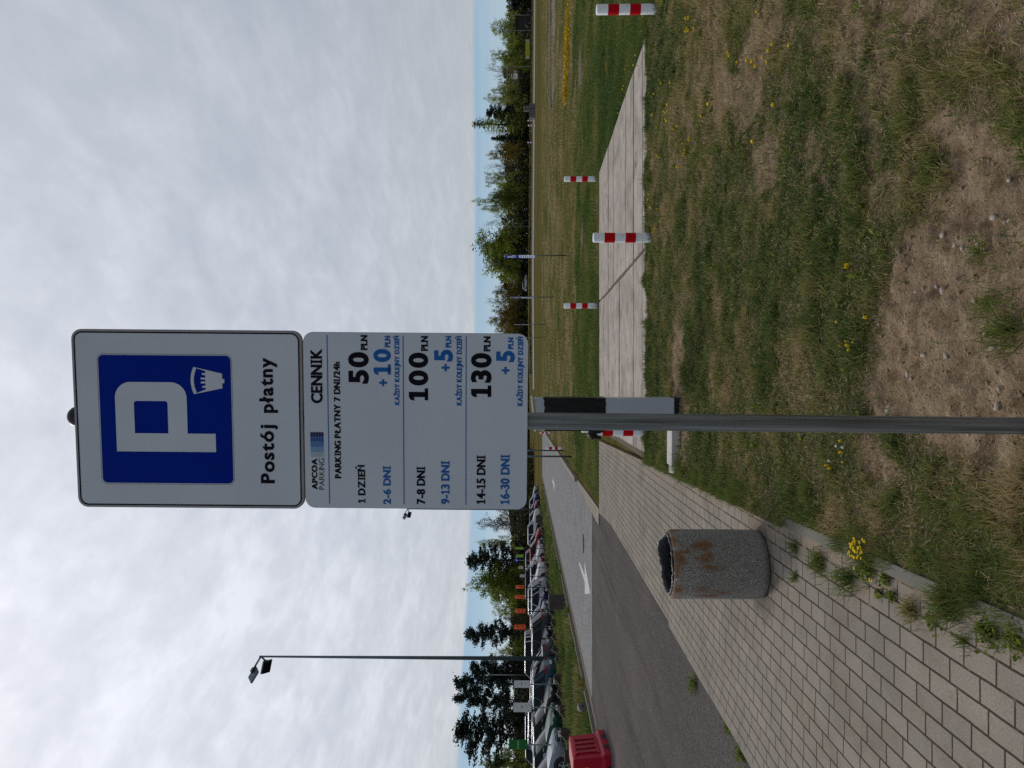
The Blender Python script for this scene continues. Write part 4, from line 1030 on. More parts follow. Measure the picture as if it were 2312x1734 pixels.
rental(479, 58.8, 2.05, 2.62, .44, M_SIGNLIME, 'lime green rental board beside the round blue sign', 'lime rental boards', 76)
rental(453, 55.8, 2.05, 2.40, .42, M_SIGNPINK, 'small pale pink board beside the round blue sign', 'pale rental boards', 76)
rental(434, 53.4, 1.90, 2.28, .40, M_SIGNPINK, 'small pale pink board beside the orange signs', 'pale rental boards', 76)
t = thing('arrow_sign', 'round blue sign with white arrow above the red roofed cars', 'road sign', ((469 - 867) / FPX * 66, 66, Z0), R(10))
mb = MB(); mb.tube([(0, .03, -.1), (0, .03, 2.95)], .03, 8); mb.build('post', M_GALV, t)
mb = MB(); mb.tube([(0, .0, 2.68), (0, .014, 2.68)], .21, 28); p_ = mb.build('blue_disc', M_SIGNBLUE, t)
mb = MB(); flat(mb, [(-.10, 2.63), (-.04, 2.57), (.04, 2.66), (.08, 2.62), (.10, 2.78), (-.06, 2.76), (-.02, 2.72)], -.004); flat(mb, [(-.1, 2.60), (-.06, 2.60), (-.06, 2.74), (-.1, 2.74)], -.0045); mb.build('white_arrow', M_SIGNPALE, p_)

# ------------------------------------------------------------------ cars
PAINT = {}
def paint(name, c, metal=.25):
    if name not in PAINT:
        PAINT[name] = Mat('paint_' + name, tuple(q * .8 for q in c), .48, metal * .4, .22, .18).m
    return PAINT[name]
KIND = {   # length, width, height, belt, hood front, windshield foot/top, rear top/foot, tail height
    'hatchback': (4.1, 1.76, 1.48, .93, .72, .95, .20, -1.45, -1.93, .93),
    'estate': (4.65, 1.80, 1.47, .93, .70, .98, .15, -1.85, -2.22, .95),
    'saloon': (4.7, 1.82, 1.44, .93, .69, .95, .20, -1.00, -1.75, .98),
    'suv': (4.5, 1.86, 1.70, 1.08, .86, 1.05, .35, -1.70, -2.12, 1.08),
    'van': (5.0, 1.95, 1.98, 1.15, .92, 1.75, 1.00, -2.25, -2.44, 1.15)}
_proto = {}
def make_car(kind, pm, label, loc, rz, group, plates=True):
    L, W, H, belt, nose, wf, wt, rt, rf, tail = KIND[kind]
    t = thing('parked_car', label, 'van' if kind == 'van' else 'car', loc, rz, group)
    def part(key, fn, mat, parent=t):
        k = (kind, key)
        if k not in _proto:
            o = fn(); _proto[k] = o.data; o.name = key.split('#')[0]
        else:
            o = bpy.data.objects.new(key.split('#')[0], _proto[k]); COL.objects.link(o)
        o.parent = parent
        o.material_slots[0].link = 'OBJECT'; o.material_slots[0].material = mat
        return o
    hl = L / 2
    def top(x):
        P = [(-hl, tail - .28), (-hl + .10, tail - .04), (rf + .1, belt), (wf - .1, belt), (wf + .15, belt - .01), (hl - .55, nose + .10), (hl - .16, nose), (hl, nose - .18)]
        return float(np.interp(x, [p[0] for p in P], [p[1] for p in P]))
    def half(x):
        q = abs(x) / hl; return W / 2 * (1 - .05 * q ** 2 - .13 * q ** 8)
    def body():
        xs = [-hl, -hl + .04, -hl + .12, -hl + .4, -hl + .8, -.9, -.4, 0, .5, wf - .15, wf + .1, hl - .75, hl - .4, hl - .2, hl - .08, hl]
        rs = []
        for x in sorted(set(xs)):
            w_, zt = half(x), top(x); zb = .20 + (.10 if abs(x) > hl - .15 else 0) + (.08 if abs(x) == hl else 0)
            if abs(x) == hl: w_ *= .86
            pr = [(w_ * .80, zb), (w_ * .96, zb + .07), (w_, zb + .20), (w_ * .995, zb + (zt - zb) * .62), (w_ * .965, zt - .10), (w_ * .90, zt - .02), (w_ * .60, zt + .018), (0, zt + .026)]
            rs.append([(x, -y, z) for y, z in pr] + [(x, y, z) for y, z in pr[:-1][::-1]])
        mb = MB(); mb.rings(rs)
        # roof skin and pillars
        rl = roof_loop(H - .055, 0); r2 = [(x * .96 + .02 * wt, y * .90, H - .015) for x, y, z in rl]; r3 = [((x - (wt + rt) / 2) * .6 + (wt + rt) / 2, y * .55, H) for x, y, z in rl]
        mb.rings([roof_loop(H - .09, .012), rl, r2, r3])
        lo, hi = base_loop(belt - .03), roof_loop(H - .06, .0)
        for i, wd in ((2, .075), (4, .085), (6, .10), (7, .12) if kind in ('estate', 'van', 'suv') else (7, .16), (8, .06)):
            for s in (0, 1):
                j = i if s == 0 else len(lo) - i
                a, b = Vector(lo[j % len(lo)]), Vector(hi[j % len(lo)])
                sg_ = 1 if s == 0 else -1
                o_ = Vector((0, .012 * (1 if a.y > 0 else -1), 0)); e = Vector((wd / 2, 0, 0))
                mb.add([a - e + o_, a + e + o_, b + e * .8 + o_, b - e * .8 + o_, a - e - o_, a + e - o_, b + e * .8 - o_, b - e * .8 - o_],
                       [(0, 1, 2, 3), (7, 6, 5, 4), (0, 4, 5, 1), (1, 5, 6, 2), (2, 6, 7, 3), (3, 7, 4, 0)])
        return mb.build('body', pm, None, smooth=True, angle=R(38))
    def loop(xf, xr, y0, z, bow):
        P = [(xf + bow, 0), (xf + bow * .6, y0 * .55), (xf - .06, y0 * .93), (xf - .35, y0), ((xf + xr) / 2 + .12, y0 * 1.01), ((xf + xr) / 2 - .1, y0 * 1.01), (xr + .55, y0), (xr + .16, y0 * .97), (xr, y0 * .80), (xr - bow * .4, 0)]
        full = P + [(x, -y) for x, y in P[1:-1][::-1]]
        return [(x, y, z) for x, y in full]
    def base_loop(z): return loop(wf, rf, W / 2 * .925, z, .12)
    def roof_loop(z, g): return loop(wt + g, rt - g, W / 2 * .74 + g, z, .05)
    def windows():
        mb = MB(); a = base_loop(belt - .04); c = roof_loop(H - .06, 0)
        b = [((p[0] * .45 + q[0] * .55), (p[1] * .42 + q[1] * .58) + (.012 if p[1] > 0 else -.012 if p[1] < 0 else 0), p[2] * .45 + q[2] * .55) for p, q in zip(a, c)]
        mb.rings([a, b, c]); return mb.build('windows', M_GLASS, None, smooth=True, angle=R(35))
    ax = (hl - .86, -hl + .82); wr = .315 if kind not in ('suv', 'van') else .345
    def trim():
        mb = MB()
        for x in ax:
            for s in (-1, 1): mb.tube([(x, s * (half(x) - .16), wr + .01), (x, s * (half(x) + .004), wr + .01)], wr + .065, 22)
        mb.box((0, 0, .22), (L - 1.0, W * .985, .10)); 
        mb.box((hl - .03, 0, .40), (.05, W * .62, .20)); mb.box((hl - .06, 0, .60), (.06, W * .42, .07)); mb.box((-hl + .03, 0, .34), (.05, W * .70, .12))
        return mb.build('trim', M_TRIM, None)
    part('body', body, pm); part('windows', windows, M_GLASS); part('trim', trim, M_TRIM)
    for i, x in enumerate(ax):
        for j, s in enumerate((-1, 1)):
            def tyre():
                mb = MB(); mb.lathe([(wr * .62, -.09), (wr * .9, -.10), (wr, -.07), (wr, .07), (wr * .9, .10), (wr * .62, .09)], 26); o = mb.build('wheel', M_RUBBER, None, smooth=True, angle=R(40)); return o
            def rim():
                mb = MB(); mb.lathe([(wr * .66, .07), (wr * .66, .088), (wr * .58, .088), (wr * .56, .06)], 24)
                for k in range(5):
                    a = 2 * math.pi * k / 5; mb.box((wr * .30 * math.cos(a), wr * .30 * math.sin(a), .078), (wr * .58, .045, .018), (0, 0, a))
                mb.lathe([(wr * .14, .07), (wr * .14, .09), (.001, .092)], 12)
                return mb.build('rim', M_RIM, None)
            wh = part('wheel', tyre, M_RUBBER); wh.location = (x, s * (half(x) - .075), wr); wh.rotation_euler = (R(-90 if s > 0 else 90), 0, 0)
            rm = part('rim', rim, M_RIM, wh)
    for s in (-1, 1):
        def hd(s=s):
            mb = MB(); z = nose - .10; w_ = half(hl - .3)
            mb.add([(hl - .012, s * w_ * .52, z + .04), (hl - .03, s * w_ * .52, z - .08), (hl - .06, s * w_ * .84, z - .09), (hl - .09, s * w_ * .86, z + .06), (hl - .42, s * (w_ + .008), z + .12), (hl - .34, s * (w_ + .008), z + .02)],
                   [(0, 1, 2, 3), (3, 2, 5, 4)]); return mb.build('headlight', M_LAMP, None)
        part('headlight#%d' % s, hd, M_LAMP)
        def tl(s=s):
            mb = MB(); w_ = half(-hl + .2); z = tail - .18
            mb.add([(-hl + .005, s * w_ * .55, z + .09), (-hl - .004, s * w_ * .55, z - .06), (-hl + .015, s * w_ * .87, z - .08), (-hl + .03, s * w_ * .87, z + .12), (-hl + .30, s * (w_ + .010), z + .12), (-hl + .24, s * (w_ + .012), z - .05)],
                   [(0, 1, 2, 3), (3, 2, 5, 4)]); return mb.build('taillight', M_TAIL, None)
        part('taillight#%d' % s, tl, M_TAIL)
        def mir(s=s):
            mb = MB(); mb.box((wf - .28, s * (W / 2 + .09), belt + .06), (.12, .2, .13)); return mb.build('mirror', M_TRIM, None, bevel=.03)
        part('mirror#%d' % s, mir, pm)
    if plates:
        def pf():
            mb = MB(); mb.box((hl + .012, 0, .44), (.012, .50, .11)); return mb.build('number_plate', M_PLATE, None)
        def pr():
            mb = MB(); mb.box((-hl - .012, 0, tail - .38 if kind != 'saloon' else .62), (.012, .50, .11)); return mb.build('number_plate', M_PLATE, None)
        part('number_plate#f', pf, M_PLATE); part('number_plate#r', pr, M_PLATE)
    return t
CF = -14.35
CARS = [  # kind, paint, colour, slot distance, +1 nose to the road / -1 tail to the road, label
    ('hatchback', 'steel', (.27, .30, .35), 30.45, 1, 'silver hatchback nearest the red barrier, nose to the rope'),
    ('hatchback', 'green', (.004, .062, .038), 33.2, 1, 'dark green hatchback with nose to the rope under the white board'),
    ('hatchback', 'black', (.012, .012, .014), 35.9, 1, 'black hatchback beside the dark green car, white board before it'),
    ('hatchback', 'teal', (.018, .085, .125), 38.5, -1, 'teal blue car parked tail to the rope beside the tall mast'),
    ('saloon', 'grey', (.09, .10, .115), 41.1, -1, 'dark grey car right behind the tall mast, white plate showing'),
    ('estate', 'nearblack', (.010, .010, .016), 43.8, 1, 'near black estate car with sloping rear beside the lone orange sign'),
    ('hatchback', 'graphite', (.045, .05, .065), 46.5, -1, 'graphite hatchback parked tail to the rope between two orange signs'),
    ('hatchback', 'bluegrey', (.19, .22, .29), 49.2, 1, 'blue grey hatchback behind the large concrete cube'),
    ('hatchback', 'navy', (.008, .012, .075), 52.0, 1, 'navy hatchback beside the blue grey hatchback'),
    ('estate', 'whitesilver', (.48, .51, .58), 54.8, -1, 'silver white estate below the pale pink boards'),
    ('suv', 'white', (.70, .71, .72), 59.5, 1, 'white car with nose to the rope below the lime boards'),
    ('estate', 'red', (.26, .008, .022), 62.2, 1, 'dark red estate just behind the white car'),
    ('hatchback', 'pale', (.58, .60, .62), 66.5, 1, 'off white hatchback farther down the rope fence'),
    ('saloon', 'slate', (.06, .075, .095), 69.5, 1, 'slate saloon beyond the off white hatchback'),
    ('hatchback', 'brightred', (.34, .010, .012), 74.5, 1, 'bright red hatchback under the corner of the price list'),
    ('saloon', 'black', (.012, .012, .014), 79.0, 1, 'black saloon behind the bright red hatchback'),
    ('suv', 'white', (.70, .71, .72), 85.0, 1, 'white off roader below the price list edge'),
    ('hatchback', 'maroon', (.20, .012, .025), 91, 1, 'maroon hatchback far along the rope fence'),
    ('estate', 'blue', (.02, .05, .20), 98, 1, 'blue estate far along the rope fence'),
    ('saloon', 'silver', (.42, .44, .48), 106, 1, 'silver saloon farthest along the rope fence')]
for kind, pn, c, d, s, lab in CARS:
    L = KIND[kind][0]
    make_car(kind, paint(pn, c, .1 if 'white' in pn or pn == 'pale' else .3), lab, (CF - L / 2 + random.uniform(-.15, .15), d, Z0), (0 if s > 0 else math.pi) + R(random.uniform(-2, 2)), 'cars parked along the rope fence')
ROW2 = [('estate', 'slate', (.06, .075, .095), -24.5, 44, 'slate estate in the second row behind the black hatchback'), ('hatchback', 'grey', (.09, .10, .115), -22.5, 47.2, 'grey hatchback in the second row behind the tall mast'),
        ('saloon', 'silver', (.42, .44, .48), -23.5, 50.0, 'silver saloon in the second row beside the mast'), ('suv', 'whitesilver', (.48, .51, .58), -23.2, 53.2, 'silver off roader in the second row'),
        ('estate', 'white', (.70, .71, .72), -23.5, 56.5, 'white estate in the second row near the orange signs'), ('hatchback', 'navy', (.008, .012, .075), -23.0, 60.0, 'navy hatchback in the second row near the orange signs'),
        ('van', 'white', (.70, .71, .72), -23.5, 63.5, 'white van in the second row behind the orange signs'), ('saloon', 'red', (.26, .008, .022), -22.8, 70, 'dark red saloon in the second row'),
        ('estate', 'pale', (.58, .60, .62), -23.2, 75, 'off white estate in the second row below the lime boards'), ('van', 'navyvan', (.012, .018, .06), -22.5, 86, 'long dark van before the brown bare tree'),
        ('van', 'silver', (.42, .44, .48), -23.0, 97, 'silver van before the brown bare tree'), ('van', 'nightvan', (.020, .020, .032), -24.2, 36.8, 'dark windowed minibus behind the dark green sign'),
        ('estate', 'white', (.70, .71, .72), -31.5, 60, 'white estate in the third row beneath the pines'), ('van', 'bluevan', (.012, .030, .16), -35.5, 78, 'blue van standing behind the blank white boards'),
        ('van', 'white', (.70, .71, .72), -45.0, 92, 'white van at the far end of the car park'), ('suv', 'silver', (.42, .44, .48), -33, 72, 'silver off roader in the third row'),
        ('estate', 'slate', (.06, .075, .095), -34, 84, 'slate estate in the third row'), ('hatchback', 'white', (.70, .71, .72), -34, 95, 'white hatchback in the third row')]
for kind, pn, c, x, d, lab in ROW2:
    make_car(kind, paint(pn, c), lab, (x, d, Z0), random.choice((0, math.pi)) + R(random.uniform(-2, 2)), 'cars in the rear rows of the car park', plates=False)
def far_car(u, d, kind, pn, c, lab, rz):
    x = (u - 867) / FPX * d
    make_car(kind, paint(pn, c), lab, (x, d, float(ground_z(x, d)) + .02), rz, 'cars at the far meadow edge', plates=False)
far_car(1094, 196, 'hatchback', 'white', (.70, .71, .72), 'white car parked at the far meadow edge under the ochre trees', 0)
far_car(1692, 186, 'estate', 'midnight', (.012, .014, .028), 'dark estate car parked at the far meadow edge by the restaurant', 0)
far_car(1148, 198, 'hatchback', 'black', (.012, .012, .014), 'black car hidden under the big maple at the meadow edge', R(20))

# ------------------------------------------------------------------ trees
TARGET = {'bud': 7500, 'leafy': 11000, 'ochre': 9000, 'bare': 1500, 'brown': 6500, 'round': 9500}
class Tree:
    def __init__(s, seed): s.r = np.random.default_rng(seed); s.seg = []; s.leaf = []
    def grow(s, p, d, L, r, lev, maxl, spread, kids, up):
        n = 3; q = np.array(p, float); d = np.array(d, float)
        for i in range(n):
            d = d + s.r.normal(0, .10, 3) + np.array([0, 0, up]); d /= np.linalg.norm(d)
            e = q + d * L / n; s.seg.append((q.copy(), e.copy(), r * (1 - .22 * i), r * (1 - .22 * (i + 1)), lev)); q = e
            if lev < maxl:
                for _ in range(kids[lev] if i > 0 or lev > 0 else 0):
                    a = s.r.normal(0, 1, 3); a -= d * (a @ d); a /= np.linalg.norm(a) + 1e-9
                    c = d * (1 - spread) + a * spread * 1.25; c /= np.linalg.norm(c)
                    s.grow(q, c, L * (.52 + .2 * s.r.random()), r * .5, lev + 1, maxl, spread, kids, up)
        if lev >= maxl - 1: s.leaf.append(q.copy())
def tubes_np(segs, n=4):
    A = np.array([x[0] for x in segs]); B = np.array([x[1] for x in segs]); ra = np.array([x[2] for x in segs]); rb = np.array([x[3] for x in segs])
    d = B - A; d /= np.linalg.norm(d, axis=1)[:, None] + 1e-9
    ref = np.where(np.abs(d[:, 2:3]) < .9, np.array([[0, 0, 1.]]), np.array([[1., 0, 0]]))
    u = np.cross(d, ref); u /= np.linalg.norm(u, axis=1)[:, None] + 1e-9; v = np.cross(d, u)
    V = []
    for k in range(n):
        t = 2 * math.pi * k / n; o = u * math.cos(t) + v * math.sin(t); V += [A + o * ra[:, None], B + o * rb[:, None]]
    V = np.stack(V, 1).reshape(-1, 3); m = len(segs); base = np.arange(m)[:, None] * 2 * n; Q = []
    for k in range(n):
        a, b = 2 * k, 2 * ((k + 1) % n); Q.append(base + np.array([a, b, b + 1, a + 1]))
    return V, np.concatenate(Q)
def leaf_quads(P, size, r, flat_=0.0):
    n = len(P); a = r.normal(size=(n, 3)); a[:, 2] *= (1 - flat_); a /= np.linalg.norm(a, axis=1)[:, None] + 1e-9
    b = np.cross(a, r.normal(size=(n, 3))); b /= np.linalg.norm(b, axis=1)[:, None] + 1e-9
    s_ = (size * (.6 + .8 * r.random(n)))[:, None] / 2
    V = np.stack([P - a * s_, P - b * s_ * .7, P + a * s_, P + b * s_ * .7], 1).reshape(-1, 3)
    return V, np.arange(n)[:, None] * 4 + np.arange(4)
def tree_meshes(kind, seed):
    r = np.random.default_rng(seed); T = Tree(seed)
    if kind in ('bud', 'leafy', 'ochre', 'bare', 'brown', 'round'):
        H = 10.0; cfg = {'bud': (.62, [2, 2, 2], .55, .10), 'leafy': (.60, [2, 3, 2], .60, .07), 'ochre': (.55, [2, 2, 2], .62, .06), 'bare': (.62, [2, 2, 3], .48, .13), 'brown': (.40, [3, 3, 2], .55, .10), 'round': (.45, [3, 3, 2], .66, .04)}[kind]
        th = .13 if kind not in ('brown', 'round') else .05
        base = np.array([0, 0, -.2]); top = np.array([r.normal(0, .2), r.normal(0, .2), H * (.55 if kind != 'round' else .45)])
        ns = 6; pts = [base + (top - base) * i / ns + np.array([r.normal(0, .09), r.normal(0, .09), 0]) * (i > 0) for i in range(ns + 1)]
        for i in range(ns): T.seg.append((pts[i], pts[i + 1], th * (1.3 - i / ns), th * (1.3 - (i + 1) / ns), 0))
        nl = {'bud': 11, 'leafy': 14, 'ochre': 12, 'bare': 11, 'brown': 12, 'round': 13}[kind]
        for k in range(nl):
            f = (k + .5) / nl; z0 = .30 + .70 * f if kind not in ('brown', 'round') else .12 + .85 * f
            p = base + (top - base) * z0; a = k * 2.4 + r.normal(0, .3)
            el = .35 + .75 * f if kind != 'round' else .1 + .8 * f
            dd = np.array([math.cos(a) * math.cos(el), math.sin(a) * math.cos(el), math.sin(el)])
            T.grow(p, dd, H * (.40 - .10 * f) * (1.0 if kind != 'bare' else 1.05), th * .55 * (1 - .4 * f), 1, 3, cfg[2], [0] + [1, cfg[1][1] - 1, 1], cfg[3])
        T.grow(top, np.array([0, 0, 1.]), H * .42, th * .5, 1, 3, cfg[2], [0, 2, 2, 1], .12)
    zs = np.array([max(s_[0][2], s_[1][2]) for s_ in T.seg]) if T.seg else np.array([10.])
    tr = [s_ for s_ in T.seg if s_[4] <= 1]; tw = [s_ for s_ in T.seg if s_[4] > 1]
    Vt = Qt = Vl = Ql = None; tl = None
    if kind in ('bud', 'leafy', 'ochre', 'bare', 'brown', 'round'):
        sc = 10.0 / zs.max()
        Vt, Qt = tubes_np(tr, 6); Vw, Qw = tubes_np([(a, b, max(c, .045 if kind in ('bare', 'brown') else .034), max(d, .022), l) for a, b, c, d, l in tw], 3)
        tips = np.array(T.leaf)
        nl = TARGET[kind] // max(len(tips), 1) + 1; sg_ = {'bud': .30, 'leafy': .36, 'ochre': .34, 'bare': .2, 'brown': .32, 'round': .34}[kind]
        P = np.repeat(tips, nl, 0) + r.normal(0, sg_, (len(tips) * nl, 3))
        keep = r.random(len(P)) < .35 + .9 * vnoise(P[:, 0] + P[:, 2] * .5, P[:, 1] + P[:, 2] * .7, .9, 2, seed % 9); P = P[keep]
        lq = leaf_quads(P, {'bud': .25, 'leafy': .34, 'ochre': .30, 'bare': .14, 'brown': .22, 'round': .32}[kind], r)
        cl = vnoise(P[:, 0] + P[:, 2] * .5, P[:, 1] + P[:, 2] * .7, .8, 3, 4)
        tint_l = np.clip((cl - .5) * 2.2 + .45 + r.normal(0, .17, len(P)), 0, 1)
        return dict(trunk=(Vt * sc, Qt), twig=(Vw * sc, Qw), leaf=(lq[0] * sc, lq[1], np.repeat(tint_l, 4)))
    if kind in ('pine', 'larch', 'spruce'):
        H = 10.0; th = .14
        cx = np.cumsum(np.concatenate([[[0, 0]], r.normal(0, .10 if kind == 'pine' else .03, (8, 2))]), 0)
        pts = [np.array([cx[i][0], cx[i][1], -.2 + (H * .97) * i / 8]) for i in range(9)]
        seg = [(pts[i], pts[i + 1], th * (1.15 - i / 8), th * (1.15 - (i + 1) / 8), 0) for i in range(8)]
        P = []; tw = []
        if kind == 'pine':
            nb = 34
            for k in range(nb):
                f = k / (nb - 1); z = H * (.30 + .66 * f); a = r.random() * 6.28
                R0 = (2.25 * (1 - f) ** .55 + .35) * (.55 + .6 * r.random())
                p0 = np.array([np.interp(z, [q[2] for q in pts], [q[0] for q in pts]), np.interp(z, [q[2] for q in pts], [q[1] for q in pts]), z])
                p1 = p0 + np.array([math.cos(a) * R0, math.sin(a) * R0, .25 + .45 * r.random() * R0 * .6]); tw.append((p0, p1, .045, .02, 1))
                for q in np.linspace(.45, 1, 3):
                    c = p0 + (p1 - p0) * q + r.normal(0, .12, 3); nq = int(60 * (.6 + .6 * q)); P.append(c + r.normal(0, 1, (nq, 3)) * np.array([.33, .33, .15]))
        else:
            nb = 90 if kind == 'spruce' else 80
            for k in range(nb):
                f = (k / nb); z = H * (.06 + .93 * f); a = k * 2.399 + r.normal(0, .2)
                R0 = (2.0 * (1 - f) + .12) * (.65 + .5 * r.random()) * (1 if kind == 'spruce' else .95)
                p0 = np.array([0, 0, z]); p1 = p0 + np.array([math.cos(a) * R0, math.sin(a) * R0, (-.28 if kind == 'spruce' else .22) * R0]); tw.append((p0, p1, .03, .012, 1))
                nq = int((52 if kind == 'spruce' else 34) * (.3 + R0 * .5)); q = r.random((nq, 1)) ** .8
                P.append(p0 + (p1 - p0) * q + r.normal(0, 1, (nq, 3)) * np.array([.16, .16, .10]))
        P = np.concatenate(P); lq = leaf_quads(P, .25 if kind != 'larch' else .22, r, .3)
        cl = vnoise(P[:, 0] + P[:, 2], P[:, 1] + P[:, 2] * .6, 1.1, 3, 4); tint_l = np.clip((cl - .5) * 2 + .45 + r.normal(0, .15, len(P)), 0, 1)
        Vt, Qt = tubes_np(seg, 6); Vw, Qw = tubes_np(tw, 3)
        return dict(trunk=(Vt, Qt), twig=(Vw, Qw), leaf=(lq[0], lq[1], np.repeat(tint_l, 4)))
LEAFMAT = {'bud': M_LEAFBUD, 'leafy': M_LEAFGREEN, 'ochre': M_LEAFYEL, 'bare': M_LEAFBUD, 'brown': M_LEAFBROWN, 'round': M_LEAFGREEN, 'pine': M_PINE, 'larch': M_LEAFGREEN, 'spruce': M_PINE}
_tp = {}
def tree(kind, u, vtop, wpx, d, label, group, var=0, mat=None, bark=None):
    key = (kind, var)
    x = (u - 867) / FPX * d; z = float(ground_z(x, d)) - .05
    top = CAM_H + (1190 - vtop) / FPX * d
    t = thing(kind_name[kind], label, 'tree' if kind not in ('round', 'brown') or top > 6 else 'bush', (x, d, z), 0, group)
    if key not in _tp:
        q = tree_meshes(kind, 100 + 31 * var + sum(map(ord, kind)))
        a = np_obj('trunk', *q['trunk'], mat=M_BARK); b = np_obj('crown', *q['leaf'][:2], tint=q['leaf'][2], mat=LEAFMAT[kind])
        c = np_obj('twigs', *q['twig'], mat=M_TWIG, tint=RNG.random(len(q['twig'][0])))
        allv = np.concatenate([q['leaf'][0], q['twig'][0]]); _tp[key] = [a.data, b.data, c.data, allv[:, 2].max(), np.percentile(np.abs(allv[:, 0]), 97) * 2]
    else:
        a = bpy.data.objects.new('trunk', _tp[key][0]); b = bpy.data.objects.new('crown', _tp[key][1]); c = bpy.data.objects.new('twigs', _tp[key][2])
        for o in (a, b, c): COL.objects.link(o)
    for o in (a, b, c): o.parent = t
    c.parent = b
    if mat: b.material_slots[0].link = 'OBJECT'; b.material_slots[0].material = mat
    if bark: a.material_slots[0].link = 'OBJECT'; a.material_slots[0].material = bark
    sz = (top - z) / _tp[key][3]; sx = (wpx / FPX * d) / _tp[key][4]
    t.scale = (sx, sx, sz); t.rotation_euler = (0, 0, random.choice((0, math.pi)) + random.uniform(-.3, .3))
    return t
kind_name = {'bud': 'budding_tree', 'leafy': 'leafy_tree', 'ochre': 'ochre_tree', 'bare': 'bare_tree', 'brown': 'twiggy_tree', 'round': 'round_bush', 'pine': 'pine_tree', 'larch': 'larch_tree', 'spruce': 'spruce_tree'}
GR, GL = 'trees beyond the meadow', 'trees behind the car park'
for a in [
    ('pine', 1722, 1152, 70, 205, 'dark pine above the dark estate car at the meadow end', 0), ('bud', 1672, 1104, 72, 200, 'sparse budding tree with a round mistletoe ball above the restaurant', 0),
    ('round', 1612, 1126, 66, 194, 'dense green round tree between restaurant sign and pale hall roof', 0), ('bud', 1601, 1103, 44, 206, 'thin pale green tree rising behind the dense round tree', 1),
    ('bare', 1570, 1091, 40, 198, 'bare tree with dark ivy clumps beside the pale hall roof', 0), ('bud', 1523, 1089, 42, 200, 'light green birch before the red brick house', 2),
    ('bud', 1505, 1104, 42, 204, 'light green birch next to the far concrete blocks', 0), ('pine', 1480, 1095, 38, 200, 'dark narrow pine beside the tall pointed larch', 1),
    ('larch', 1455, 1065, 58, 198, 'tall pointed green larch, highest of that stretch', 0), ('bare', 1436, 1094, 30, 205, 'slender bare birch just past the pointed larch', 1),
    ('spruce', 1422, 1108, 34, 200, 'short dark spruce between bare birches', 0), ('ochre', 1392, 1096, 52, 200, 'brownish budding tree next to the dark spruce', 0),
    ('bare', 1354, 1088, 38, 200, 'forked bare tree above the bollard behind the slab corner', 2), ('bud', 1322, 1089, 50, 203, 'mixed bare and budding tree beside the tall leafy poplar', 1),
    ('leafy', 1288, 1086, 50, 200, 'leafing green tree left of the tall thin poplar', 1), ('bud', 1270, 1062, 42, 200, 'tall thin yellow green poplar, highest before the gap', 2),
    ('bare', 1239, 1087, 46, 200, 'bare V shaped tree standing alone in the gap', 0), ('leafy', 1166, 1061, 112, 196, 'broad green maple, widest crown, behind the blue parking sign', 0),
    ('ochre', 1080, 1110, 52, 205, 'dense brown green tree above the white car', 1), ('bare', 1054, 1092, 44, 202, 'bare tree between the brown green and ochre trees', 1),
    ('ochre', 1031, 1108, 46, 200, 'ochre leafing tree second from the price list edge', 2), ('ochre', 1000, 1097, 56, 200, 'ochre leafing tree beside the price list edge', 0),
    ('ochre', 915, 1108, 62, 203, 'ochre tree hidden behind the bottom of the price list', 2), ('leafy', 868, 1112, 60, 206, 'green tree hidden behind the sign pole end of the price list', 0), ('bud', 815, 1110, 55, 204, 'budding tree hidden behind the middle of the price list foot', 2), ('leafy', 760, 1114, 64, 207, 'green tree hidden behind the price list above the paver road', 1), ('ochre', 700, 1112, 60, 203, 'ochre tree hidden behind the price list beside the road end', 0), ('round', 640, 1128, 66, 200, 'round green tree hidden behind the price list near the car park', 1), ('pine', 1185, 1120, 40, 206, 'dark conifer showing under the broad maple', 0), ('spruce', 1128, 1148, 30, 200, 'small dark spruce between the maple and the white car', 0),
    ('leafy', 955, 1095, 60, 205, 'green tree almost wholly behind the price list', 1), ('leafy', 1640, 1127, 52, 215, 'green tree filling the gap behind the yellow banner', 0), ('ochre', 1585, 1129, 44, 214, 'olive tree behind the bare tree with ivy', 2), ('leafy', 1512, 1125, 54, 214, 'green tree behind the two light birches', 2), ('ochre', 1468, 1113, 54, 213, 'olive tree behind the pointed larch', 1),
    ('ochre', 1412, 1119, 52, 213, 'brown green tree behind the short dark spruce', 0), ('brown', 1336, 1117, 50, 212, 'brown twiggy tree behind the mixed budding tree', 0),
    ('leafy', 1305, 1113, 56, 213, 'green tree behind the tall thin poplar group', 2), ('leafy', 1198, 1107, 64, 212, 'green tree at the side of the broad maple', 1), ('leafy', 1136, 1115, 56, 212, 'green tree at the other side of the broad maple', 2), ('brown', 1062, 1129, 60, 212, 'brown thicket tree behind the white car', 0), ('ochre', 1018, 1123, 64, 210, 'ochre tree filling the gap by the price list', 1), ('round', 1702, 1139, 54, 208, 'dark green bush tree behind the dark estate car', 1), ('bud', 1548, 1119, 28, 210, 'faint pale willow before the pale hall roof', 1)]:
    tree(*a[:6], GR, a[6])
